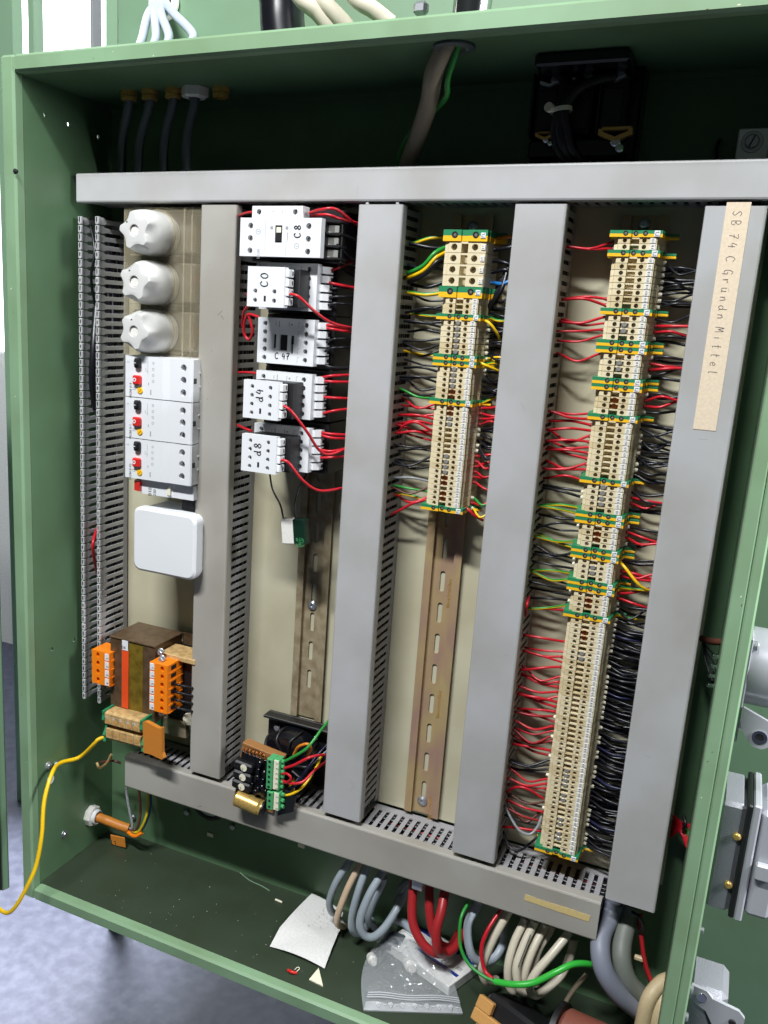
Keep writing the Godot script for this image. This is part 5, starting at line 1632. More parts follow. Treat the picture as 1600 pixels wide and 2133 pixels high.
func build_bottom():
	var g := "cable loops hanging below the bottom duct"
	cable([Vector3(220.4, -769.3, -30.0), Vector3(219.8, -775.8, -28.0), Vector3(208.0, -802.9, -20.0), Vector3(199.7, -833.3, -22.0), Vector3(197.7, -857.9, -34.0), Vector3(197.1, -877.5, -56.0)], 4.6, M.grey_cable, "leftmost grey cable loop below bottom duct, behind the white paper", g)
	cable([Vector3(237.4, -764.6, -26.0), Vector3(236.1, -771.2, -24.0), Vector3(225.8, -803.1, -14.0), Vector3(216.9, -840.6, -10.0), Vector3(215.4, -859.0, -16.0), Vector3(213.9, -878.4, -40.0)], 4.2, M.tan_cable, "tan cable hanging between the grey loops, touching the paper", g)
	cable([Vector3(246.5, -766.8, -26.0), Vector3(245.2, -773.4, -24.0), Vector3(241.1, -798.3, -12.0), Vector3(236.3, -834.0, -8.0), Vector3(237.3, -856.2, -12.0), Vector3(240.5, -871.3, -30.0), Vector3(245.2, -867.9, -58.0)], 4.6, M.grey_cable, "grey cable loop directly right of the tan cable below bottom duct", g)
	cable([Vector3(267.4, -765.1, -24.0), Vector3(266.2, -772.3, -22.0), Vector3(257.9, -793.9, -6.0), Vector3(250.9, -826.0, 2.0), Vector3(255.2, -845.9, 0.0), Vector3(265.1, -852.3, -8.0), Vector3(273.0, -848.5, -24.0), Vector3(278.4, -837.7, -46.0), Vector3(283.2, -820.5, -64.0), Vector3(285.9, -801.2, -70.0)], 4.9, M.grey_cable, "widest grey cable loop, swinging right behind the plastic bag", g)
	cable([Vector3(263.0, -789.6, -40.0), Vector3(261.0, -798.5, -40.0), Vector3(252.7, -827.1, -34.0), Vector3(248.5, -850.7, -34.0), Vector3(252.0, -872.0, -50.0)], 4.6, M.grey_cable, "grey cable inside the widest grey loop, farther back", g)
	cable([Vector3(305.8, -766.2, -24.0), Vector3(306.5, -773.9, -22.0), Vector3(313.2, -809.7, -8.0), Vector3(328.5, -830.0, -2.0), Vector3(345.3, -839.9, -4.0), Vector3(361.0, -841.0, -20.0), Vector3(364.1, -837.1, -44.0), Vector3(361.0, -829.4, -66.0)], 5.6, M.red_cable, "left red cable loop below the bottom duct", g)
	cable([Vector3(321.6, -772.0, -34.0), Vector3(323.6, -779.9, -32.0), Vector3(328.9, -803.8, -24.0), Vector3(336.3, -824.8, -20.0), Vector3(346.1, -842.3, -24.0), Vector3(355.3, -852.6, -40.0), Vector3(357.9, -848.4, -62.0)], 5.4, M.red_cable, "middle red cable loop below the bottom duct, behind the others", g)
	cable([Vector3(346.4, -764.8, -24.0), Vector3(345.8, -770.2, -20.0), Vector3(347.5, -785.1, -6.0), Vector3(346.6, -804.5, 4.0), Vector3(350.4, -827.6, 4.0), Vector3(354.8, -842.4, -12.0)], 5.6, M.red_cable, "right red cable below the bottom duct, crossing the left loop", g)
	cable([Vector3(377.4, -760.1, -14.0), Vector3(376.3, -766.2, -12.0), Vector3(373.6, -778.3, 4.0), Vector3(378.4, -803.8, 14.0), Vector3(390.5, -818.1, 20.0), Vector3(407.7, -823.8, 24.0), Vector3(423.6, -824.5, 26.0)], 1.9, M.w_g, "thin green wire hanging beside the red cables", "", "wire")
	cable([Vector3(423.6, -824.5, 26.0), Vector3(445.7, -816.0, 30.0), Vector3(465.0, -808.4, 26.0), Vector3(485.8, -792.2, 18.0), Vector3(500.7, -785.2, 6.0), Vector3(516.1, -790.5, -10.0), Vector3(524.3, -807.2, -30.0)], 3.6, mat(rgb(52, 176, 60), 0.36), "bright green thick earth wire sweeping across the cream cables")
	cable([Vector3(385.9, -771.0, -30.0), Vector3(384.2, -777.4, -28.0), Vector3(378.0, -796.3, -16.0), Vector3(383.4, -823.8, -12.0), Vector3(392.2, -842.9, -20.0), Vector3(405.6, -851.2, -40.0), Vector3(413.0, -838.9, -56.0), Vector3(410.1, -817.5, -66.0)], 5.0, M.pale_cable, "pale blue-grey cable loop between red and cream cables")
	cable([Vector3(414.4, -759.1, -16.0), Vector3(412.3, -766.1, -14.0), Vector3(404.4, -783.6, 2.0), Vector3(401.8, -803.0, 10.0), Vector3(408.2, -823.4, 14.0), Vector3(419.6, -827.5, 20.0)], 2.2, M.w_r, "red wire hanging in front of first cream cable", "", "wire")
	var cream := [
		["first cream cable from the left below bottom duct", [Vector3(422.3, -763.9, -22.0), Vector3(420.2, -770.9, -20.0), Vector3(411.7, -793.9, -8.0), Vector3(405.6, -818.7, 0.0), Vector3(403.0, -837.7, 0.0), Vector3(408.1, -854.9, -6.0), Vector3(415.7, -863.4, -26.0)]],
		["second cream cable from the left, with a tight lower bend", [Vector3(440.9, -768.2, -22.0), Vector3(439.4, -775.6, -20.0), Vector3(434.2, -792.7, -8.0), Vector3(432.3, -814.5, 4.0), Vector3(435.7, -837.6, 6.0), Vector3(441.0, -850.0, 0.0), Vector3(440.6, -858.0, -24.0)]],
		["third cream cable, printed with a dotted line", [Vector3(452.0, -766.4, -20.0), Vector3(450.0, -773.9, -18.0), Vector3(444.8, -792.0, -4.0), Vector3(442.2, -812.0, 8.0), Vector3(447.6, -833.3, 10.0), Vector3(455.0, -843.8, 2.0), Vector3(455.5, -851.7, -24.0)]],
		["fourth cream cable, close behind the dotted one", [Vector3(463.0, -770.0, -26.0), Vector3(461.0, -777.5, -24.0), Vector3(454.7, -796.5, -8.0), Vector3(451.2, -818.3, 2.0), Vector3(452.1, -841.5, 0.0), Vector3(455.0, -857.3, -14.0)]],
		["fifth cream cable, straight, right of the dotted one", [Vector3(469.0, -775.5, -34.0), Vector3(467.1, -783.1, -32.0), Vector3(459.6, -801.1, -20.0), Vector3(457.7, -821.6, -14.0), Vector3(461.3, -846.3, -20.0)]],
		["rightmost cream cable, a wide loop with a glossy upper arm", [Vector3(489.7, -765.6, -20.0), Vector3(487.0, -772.0, -16.0), Vector3(475.7, -788.6, 0.0), Vector3(463.9, -807.5, 12.0), Vector3(459.5, -825.9, 14.0), Vector3(466.4, -838.1, 8.0), Vector3(477.8, -832.6, -6.0), Vector3(487.4, -823.3, -20.0), Vector3(492.6, -807.9, -34.0), Vector3(494.0, -790.2, -42.0)]],
	]
	for q in cream:
		cable(q[1], 4.7, M.cream_cable, q[0], "cream cables hanging under the right end of bottom duct")
	var b := MB.new()
	for k in 26:
		var a: Vector3 = (Vector3(450.8, -776.1, -6.0)).lerp(Vector3(444.6, -806.6, 14.0), k / 26.0)
		b.box(a + Vector3(-0.5, -0.9, 0), a + Vector3(0.5, 0.4, 0.4))
	solo("cable_print", b, M.print, "dotted black print along the third cream cable", "print", "", "stuff")
	cable([Vector3(530.4, -726.9, -40.0), Vector3(529.4, -738.6, -36.0), Vector3(523.8, -752.8, -16.0), Vector3(526.2, -765.9, 0.0), Vector3(534.8, -783.9, 6.0), Vector3(551.2, -806.8, 0.0), Vector3(571.6, -830.5, -16.0)], 10.6, M.hose, "thick pale grey hose leaving the rightmost duct, left of two", "thick hoses below the rightmost duct", "hose")
	cable([Vector3(548.0, -726.0, -44.0), Vector3(547.0, -738.3, -40.0), Vector3(545.0, -758.4, -24.0), Vector3(547.5, -774.3, -12.0), Vector3(557.3, -794.8, -10.0), Vector3(574.9, -816.8, -20.0)], 10.4, M.hose2, "thick olive grey hose leaving the rightmost duct, right of two", "thick hoses below the rightmost duct", "hose")
	cable([Vector3(558.3, -727.7, -34.0), Vector3(562.7, -750.3, -30.0), Vector3(570.6, -776.0, -24.0), Vector3(582.7, -798.2, -20.0), Vector3(595.7, -815.2, -20.0)], 2.4, M.w_d, "dark red wire bending down beside the olive grey hose", "", "wire")
	cable([Vector3(554.6, -734.8, -40.0), Vector3(563.9, -756.9, -36.0), Vector3(568.3, -778.2, -30.0), Vector3(579.6, -801.0, -26.0), Vector3(589.8, -819.7, -28.0)], 2.2, M.w_b, "brown wire behind the dark red wire at bottom right", "", "wire")
	cable([Vector3(549.9, -718.7, -20.0), Vector3(558.8, -719.8, -16.0), Vector3(563.2, -731.4, -20.0), Vector3(560.9, -748.0, -30.0)], 1.8, M.w_k, "black wire loop at the foot of the rightmost duct", "", "wire")
	b = MB.new()
	b.box(Vector3(564.1, -774.8, -28.0) + Vector3(-5, -2, 0), Vector3(564.1, -774.8, -28.0) + Vector3(7, 3, 5), 1)
	solo("cable_tie", b, M.tan_plastic, "pale cable tie round the wires beside the olive grey hose", "cable tie")
	cable([Vector3(513.9, -811.7, -20.0), Vector3(505.3, -824.9, -12.0), Vector3(497.8, -843.9, -8.0), Vector3(493.2, -869.7, -6.0), Vector3(492.4, -886.1, -6.0)], 2.6, M.old_cable, "thin greyish wire slanting down over the brick-red coil", "", "wire")
	b = MB.new()
	b.box(Vector3(314.8, -763.6, -8.0) + Vector3(-6, -6, -4), Vector3(314.8, -763.6, -8.0) + Vector3(7, 8, 0), 1)
	solo("cable_clip", b, M.zinc, "small metal clip between the red cables under the bottom duct", "clip")
	# dark conduit ends behind the grey loops
	cable([Vector3(307.3, -761.5, -50.0), Vector3(297.2, -783.5, -52.0), Vector3(281.3, -810.4, -60.0), Vector3(272.2, -840.9, -70.0)], 5, M.dark_cable, "dark cable behind the widest grey loop under the bottom duct")
	cable([Vector3(330.4, -889.0, -60.0), Vector3(311.7, -879.5, -66.0), Vector3(287.9, -864.1, -66.0), Vector3(273.5, -862.6, -64.0)], 5.5, M.grey_cable, "short grey cable end with black print lying above the bag")

	# white product carton with blue bands
	var A := Vector3(294.5, -872.0, -91.3)
	var B := Vector3(390.1, -872.0, -54.6)
	var C := Vector3(395.4, -872.0, 3.5)
	var t := thing("carton", "white carton with dark blue bands and printed number under the cables", "carton", (A + C) * 0.5 + Vector3(0, -12, 0))
	var ux: Vector3 = (B - A).normalized()
	var L := A.distance_to(B)
	var vz: Vector3 = ux.cross(Vector3.UP).normalized()
	if vz.z < 0: vz = -vz
	var W := 62.0
	b = MB.new()
	b.xf = Transform3D(Basis(ux, Vector3.UP, ux.cross(Vector3.UP)), A)
	var zs := 1.0 if ux.cross(Vector3.UP).z > 0 else -1.0
	b.box(Vector3(0, -13, 0), Vector3(L, 0, W * zs), 0.6)
	part("box", b, M.paper, t)
	var on := func(x: float, z: float) -> Vector3: return A + ux * x + vz * z + Vector3(0, 0.05, 0)
	b = MB.new()
	b.xf = Transform3D(Basis(ux, Vector3.UP, ux.cross(Vector3.UP)), A)
	b.box(Vector3(0, 0, 3 * zs), Vector3(34, 0.12, 13 * zs))
	b.box(Vector3(60, 0, 2 * zs), Vector3(L - 3, 0.12, 11 * zs))
	b.box(Vector3(34, 0, 38 * zs), Vector3(L - 4, 0.12, 43 * zs))
	part("blue_band", b, M.blue_print, t)
	text(t, "MEZ", on.call(3, 22), 6.0, ux, -vz, M.ink)
	text(t, "3001006", on.call(40, 34), 5.0, ux, -vz, M.print)
	text(t, "CE", on.call(74, 34), 7.0, ux, -vz, M.print)
	text(t, "ko", on.call(L - 22, 9), 7.0, ux, -vz, M.white)
	b = MB.new()
	b.xf = Transform3D(Basis(ux, Vector3.UP, ux.cross(Vector3.UP)), A)
	for k in 5:
		b.box(Vector3(88 + k * 1.6, 0, 26 * zs), Vector3(89 + k * 1.6, 0.12, 32 * zs))
	for k in 3:
		b.box(Vector3(4, 0, (24 + k * 2.6) * zs), Vector3(26 - k * 4, 0.12, (25 + k * 2.6) * zs))
	part("print", b, M.print_light, t)

	# paper sheet leaning against the back wall
	var pa := Vector3(150.9, -875.9, -76.0)
	var pb := Vector3(206.6, -890.9, -74.0)
	var pe := Vector3(212.7, -880.0, -24.9)
	var pf := Vector3(144.0, -878.0, 3.6)
	var pc := Vector3(222.4, -884.0, 35.5)
	var pd := Vector3(145.8, -885.0, 33.1)
	b = MB.new()
	b.sheet(func(u: float, w: float) -> Vector3:
		var top: Vector3 = pa.lerp(pb, u)
		var mid: Vector3 = pf.lerp(pe, u)
		var bot: Vector3 = pd.lerp(pc, u)
		var p: Vector3 = top.lerp(mid, w / 0.5) if w < 0.5 else mid.lerp(bot, (w - 0.5) / 0.5)
		var lift := sin(u * PI) * 2.0 + sin(w * PI * 2.0 + u * 3.0) * 1.6
		return p + Vector3(0, maxf(lift, 0.0) + 0.6, 0), 12, 16, 0.25)
	t = thing("paper_sheet", "creased white paper sheet leaning against the back, beside the grey cables", "paper", (pd + pc) * 0.5)
	part("sheet", b, M.paper, t)
	b = MB.new()
	for k in 22:
		var u := rng.randf_range(0.45, 0.95)
		var w := rng.randf_range(0.1, 0.5)
		var p: Vector3 = pa.lerp(pb, u).lerp(pf.lerp(pe, u), w / 0.5) + Vector3(0, sin(u * PI) * 2.0 + 2.6, 0.6)
		b.box(p, p + Vector3(rng.randf_range(0.4, 1.6), 0.3, rng.randf_range(0.3, 1.0)))
	part("smudge", b, M.print_light, t)
	# plastic triangle, red bit, clippings
	b = MB.new()
	var T0 := Vector3(215.0, -884.5, 36.2)
	var T1 := Vector3(213.3, -884.5, 59.1)
	var T2 := Vector3(232.5, -884.5, 60.9)
	b.tri(T0, T1, T2, Vector3.UP)
	for q in [[T0, T1], [T1, T2], [T2, T0]]:
		b.quad(q[0], q[1], q[1] - Vector3(0, 1.4, 0), q[0] - Vector3(0, 1.4, 0), (q[0] + q[1]) * 0.5 - (T0 + T1 + T2) / 3.0)
	solo("plastic_triangle", b, M.label_cream, "small pale triangular plastic offcut in front of the paper", "offcut")
	b = MB.new()
	b.tube([Vector3(184.6, -884.0, 58.6), Vector3(190.6, -883.0, 60.3), Vector3(195.9, -884.0, 57.8)], 1.8, 8)
	solo("red_clipping", b, M.red_plastic, "small red plastic clipping on the floor in front of the paper", "clipping")
	b = MB.new()
	b.tube([Vector3(190.8, -885.0, 52.8), Vector3(192.5, -884.0, 48.6), Vector3(195.7, -884.0, 49.6), Vector3(194.3, -885.0, 54.6)], 0.5, 6)
	solo("wire_clipping", b, M.label_cream, "tiny pale wire loop beside the red clipping", "clipping")
	b = MB.new()
	b.tube([Vector3(37.7, -884.0, -77.7), Vector3(57.7, -884.5, -70.0), Vector3(78.1, -885.0, -67.8), Vector3(92.8, -885.0, -64.2)], 0.9, 6)
	solo("straw", b, M.green_far, "thin pale green plastic straw on the floor near the back wall", "straw")
	b = MB.new()
	b.tube([Vector3(108.6, -884.6, -51.4), Vector3(119.3, -884.6, -50.6)], 1.5, 8)
	solo("pin", b, M.label_cream, "short pale pin lying left of the paper sheet", "pin")
	# zip bag
	t = thing("zip_bag", "crumpled clear zip bag holding pale fittings, lying before the carton", "bag", Vector3(319.6, -885.0, 7.8))
	var q0 := Vector3(268.1, -872.0, -42.6)
	var q1 := Vector3(344.1, -862.0, -49.1)
	var q2 := Vector3(391.6, -884.0, 23.7)
	var q3 := Vector3(289.8, -884.0, 74.6)
	var nz := FastNoiseLite.new()
	nz.seed = 5
	nz.frequency = 0.035
	for layer in 2:
		b = MB.new()
		b.sheet(func(u: float, w: float) -> Vector3:
			var p: Vector3 = q0.lerp(q1, u).lerp(q3.lerp(q2, u), w)
			p += Vector3(-14.0 * sin(w * PI) * (1.0 - u), 0, 0)
			var h := sin(u * PI) * sin(clampf(w * 1.25, 0, 1) * PI)
			var y := h * (13.0 if layer == 0 else 1.0) + absf(nz.get_noise_2d(u * 130 + layer * 50, w * 130)) * 13.0 * (0.2 + h) * (1.0 if layer == 0 else 0.2)
			return p + Vector3(0, y + (1.0 if layer == 0 else 0.0), 0), 44, 40)
		part("film", b, M.film, t)
	b = MB.new()
	b.sheet(func(u: float, w: float) -> Vector3:
		return q0.lerp(q1, u).lerp(q3.lerp(q2, u), 0.90 + 0.1 * w) + Vector3(0, 1.8 + 1.4 * sin(u * 17.0) * (1.0 - w), 0), 24, 4)
	part("header_strip", b, M.film_strip, t)
	b = MB.new()
	for k in 3:
		var w := 0.80 + k * 0.028
		var pts := []
		for i in 9:
			pts.append(q0.lerp(q1, i / 8.0).lerp(q3.lerp(q2, i / 8.0), w) + Vector3(0, 3.4 + sin(i * 1.3) * 1.2, 0))
		b.tube(pts, 0.8, 6, 3)
	part("zip", b, M.film_strip, t)
	b = MB.new()
	for k in 7:
		var p: Vector3 = q0.lerp(q1, 0.14 + k * 0.125).lerp(q3.lerp(q2, 0.14 + k * 0.125), 0.945) + Vector3(0, 3.4, 0)
		var ex := (q2 - q3).normalized()
		var ez := Vector3(-ex.z, 0, ex.x)
		if ez.z < 0: ez = -ez
		for s in [[Vector2(-2.6, -2.6), Vector2(2.6, -2.6)], [Vector2(2.6, -2.6), Vector2(0, 3.0)], [Vector2(0, 3.0), Vector2(-2.6, -2.6)], [Vector2(-1.8, -4.0), Vector2(1.8, -4.0)], [Vector2(5.6, -0.6), Vector2(8.4, -0.6)], [Vector2(-0.8, -1.2), Vector2(0.8, -1.2)]]:
			b.tube([p + ex * s[0].x + ez * s[0].y, p + ex * s[1].x + ez * s[1].y], 0.32, 4, 1)
	part("recycling_mark", b, M.white, t)
	for q in [[Vector3(267.9, -880.0, -4.4), 6.0], [Vector3(312.8, -880.0, -18.3), 8.0], [Vector3(341.3, -880.0, -15.7), 7.0]]:
		b = MB.new()
		b.lathe(q[0], Vector3(0.5, 0.3, 0.8), [Vector2(0, -9), Vector2(q[1] * 0.8, -9), Vector2(q[1], -6), Vector2(q[1], 4), Vector2(q[1] * 0.6, 6), Vector2(q[1] * 0.6, 12), Vector2(0, 12)], 18)
		part("fitting", b, M.white_warm, t)
	b = MB.new()
	b.box(Vector3(279.3, -882.0, -49.2) + Vector3(-12, 0, -6), Vector3(279.3, -882.0, -49.2) + Vector3(14, 12, 20), 2)
	part("dark_fitting", b, M.dark_cable, t)

	# brown terminal carrier, coil and tan plastic at the bottom edge
	var o := Vector3(448.3, -868.0, 40.5)
	t = thing("brown_terminal_carrier", "brown plastic terminal carrier with cream terminals at the bottom edge", "terminal block", o)
	var Bz := Basis(Vector3(0, 1, 0), -0.42) * Basis(Vector3(1, 0, 0), -0.5)
	b = MB.new(); b.xf = Transform3D(Bz, o)
	b.box(Vector3(-38, -8, 14), Vector3(72, 6, 22), 1.2)
	b.box(Vector3(-38, 6, 14), Vector3(-18, 20, 22), 1.2)
	b.box(Vector3(54, 6, 14), Vector3(72, 18, 22), 1.2)
	part("carrier", b, M.terminal_brown, t)
	for k in 6:
		b = MB.new(); b.xf = Transform3D(Bz, o)
		b.box(Vector3(-30 + k * 15, -44, 10), Vector3(-16.5 + k * 15, -8.4, 20), 1.0)
		b.cyl(Vector3(-23 + k * 15, -17, 20), Vector3(0, 0, 1), 4.0, 0.6, 14)
		var tb := part("terminal", b, M.white_warm if k == 1 else M.beige_dirty, t)
		b = MB.new(); b.xf = Transform3D(Bz, o)
		b.cyl(Vector3(-23 + k * 15, -17, 20.6), Vector3(0, 0, 1), 3.0, 0.3, 12, 0.1)
		part("screw", b, M.dark, tb)
	b = MB.new(); b.xf = Transform3D(Bz, o)
	b.box(Vector3(-34, -30, -40), Vector3(74, 26, 12), 4)
	part("housing", b, M.black, t)
	o = Vector3(534.4, -858.0, 16.4)
	t = thing("coil", "brick-red wound coil with scribbled print at the bottom edge", "coil", o)
	b = MB.new()
	b.lathe(o + Vector3(-34, -6, 6), Vector3(1, 0.08, 0.2), [Vector2(0, 0), Vector2(26, 0), Vector2(30, 4), Vector2(30, 58), Vector2(26, 62), Vector2(0, 62)], 36)
	part("winding", b, M.brick, t)
	for q in [Vector3(-40, -6.4, 5), Vector3(26, -1, 18)]:
		b = MB.new()
		b.lathe(o + q, Vector3(1, 0.08, 0.2), [Vector2(0, 0), Vector2(34, 0), Vector2(34, 6), Vector2(0, 6)], 30)
		part("flange", b, M.black, t)
	b = MB.new()
	b.tube([Vector3(596.9, -790.7, -30.0), Vector3(588.4, -792.9, -20.0), Vector3(579.4, -807.1, -6.0), Vector3(577.4, -842.7, 0.0)], 8, 12, 8)
	b.tube([Vector3(600.9, -802.4, -30.0), Vector3(594.7, -805.2, -16.0), Vector3(591.4, -818.5, -8.0), Vector3(592.4, -845.2, -4.0)], 9, 12, 8)
	solo("tan_sleeve", b, M.tan_plastic, "dirty tan flexible sleeve curving at the bottom right corner", "sleeve")

	# orange cable through the white gland in the left wall
	var gl := Vector3(-187.0, -837.7, -29.5)
	t = thing("cable_gland", "white hexagonal plastic cable gland in left wall with orange cable", "cable gland", gl, "")
	b = MB.new()
	b.lathe(gl, Vector3(1, 0, 0), [Vector2(15, 0), Vector2(15, 8), Vector2(13.5, 9.5), Vector2(8.6, 9.5), Vector2(8.6, 6)], 8)
	part("nut", b, M.white_warm, t)
	b = MB.new()
	b.lathe(gl + Vector3(0, 0, 0), Vector3(1, 0, 0), [Vector2(10.5, 9), Vector2(10.5, 14), Vector2(9, 15), Vector2(8, 12)], 22)
	part("sleeve", b, M.white, t)
	cable([gl + Vector3(-10, 0, 0), gl + Vector3(10, 0, 0), Vector3(-162.7, -842.8, -36.0), Vector3(-141.7, -846.8, -40.0), Vector3(-129.4, -849.7, -44.0)], 6.8, M.orange_dull, "thick orange sheathed cable entering through the white gland")
	for q in [["b", "brown core of the orange cable bending up to the duct", [Vector3(-131.1, -848.7, -44.0), Vector3(-114.6, -845.8, -40.0), Vector3(-106.4, -820.3, -40.0), Vector3(-111.3, -786.0, -44.0), Vector3(-119.2, -772.4, -50.0)]], ["y", "green-yellow core of the orange cable bending up to the duct", [Vector3(-129.4, -849.7, -44.0), Vector3(-108.1, -844.9, -38.0), Vector3(-92.7, -813.9, -36.0), Vector3(-94.1, -783.6, -42.0), Vector3(-102.6, -771.3, -50.0)]], ["u", "blue core of the orange cable bending up to the duct", [Vector3(-132.6, -851.8, -46.0), Vector3(-107.7, -845.5, -42.0), Vector3(-92.2, -813.1, -42.0), Vector3(-92.9, -785.2, -46.0), Vector3(-99.1, -771.3, -52.0)]], ["s", "grey core of the orange cable rising steeply at left", [Vector3(-131.1, -850.2, -44.0), Vector3(-121.1, -842.9, -42.0), Vector3(-131.1, -815.8, -46.0), Vector3(-139.3, -789.7, -50.0)]]]:
		cable(q[2], 1.9, M["w_" + q[0]], q[1], "cores of the orange cable", "wire")
	b = MB.new()
	b.tube([Vector3(-133.0, -852.8, -42.0), Vector3(-113.2, -852.4, -36.0), Vector3(-101.4, -844.3, -38.0)], 2.6, 8)
	solo("sheath_end", b, M.orange, "cut orange sheath flap at the end of the orange cable", "sheath")
	t = thing("tag", "yellow cable tag with black print hanging under the orange cable", "tag", Vector3(-148.2, -876.1, -44.0))
	b = MB.new()
	b.xf = Transform3D(Basis(Vector3(0, 0, 1), 0.12), Vector3(-148.2, -876.1, -44.0))
	b.box(Vector3(-13, -8, -1), Vector3(13, 8, 1), 0.8)
	part("plate", b, M.orange_dull, t)
	text(t, "L1", Vector3(-148.2, -876.1, -44.0) + Vector3(-7, -4.5, 1.1), 7.5, Vector3(0.99, 0.12, 0), Vector3(-0.12, 0.99, 0), M.ink)
	# yellow earth lead to the door
	cable([Vector3(-128.7, -684.7, 2.0), Vector3(-136.9, -686.8, 12.0), Vector3(-143.4, -694.8, 14.0), Vector3(-172.6, -724.6, 10.0), Vector3(-180.0, -721.5, 40.0), Vector3(-167.3, -719.3, 70.0), Vector3(-161.1, -746.8, 92.0), Vector3(-155.2, -787.1, 104.0), Vector3(-157.7, -825.3, 112.0), Vector3(-163.9, -850.9, 120.0), Vector3(-179.8, -884.9, 126.0), Vector3(-197.0, -903.6, 126.0), Vector3(-220.8, -907.6, 120.0), Vector3(-237.9, -912.9, 110.0)], 2.7, M.w_Y, "long yellow earth lead from small terminal strip to the door")
	b = MB.new()
	b.cyl(Vector3(-184.3, -723.7, 38.0), Vector3(-0.7, -0.3, 0.5), 3.6, 6, 12)
	solo("lead_clamp", b, M.steel, "small metal clamp holding the yellow lead by the left wall", "clamp")
	cable([Vector3(-141.3, -725.2, -20.0), Vector3(-148.0, -739.4, -18.0), Vector3(-158.2, -748.7, -16.0), Vector3(-166.5, -745.5, -20.0)], 2.0, M.beige_dirty, "short dull wire loop under the small terminal strip", "", "wire")
	cable([Vector3(-167.8, -749.0, -30.0), Vector3(-143.5, -738.2, -26.0), Vector3(-132.5, -740.6, -30.0)], 1.8, M.w_b, "brown wire behind the dull loop under the terminal strip", "", "wire")
	# round vent disc on the back wall, half hidden by the bottom duct
	var vc := Vector3(-14.8, -786.5, -76.0)
	t = thing("vent_disc", "round grey vent with black rim on back wall, half hidden by duct", "vent", vc)
	b = MB.new()
	b.lathe(vc + Vector3(0, 0, -3), Vector3(0, 0, 1), [Vector2(23, 6), Vector2(24, 7), Vector2(28, 7), Vector2(29, 5), Vector2(29, 0)], 36)
	part("rim", b, M.black, t)
	b = MB.new()
	b.cyl(vc + Vector3(0, 0, -3), Vector3(0, 0, 1), 23, 5, 36)
	part("disc", b, M.steel, t)
	for k in 8:
		b = MB.new()
		b.cyl(vc + Vector3(cos(k * 0.785) * 16, sin(k * 0.785) * 16, 2.0), Vector3(0, 0, 1), 2.2, 0.3, 10, 0.1)
		part("vent_hole", b, M.dark, t)

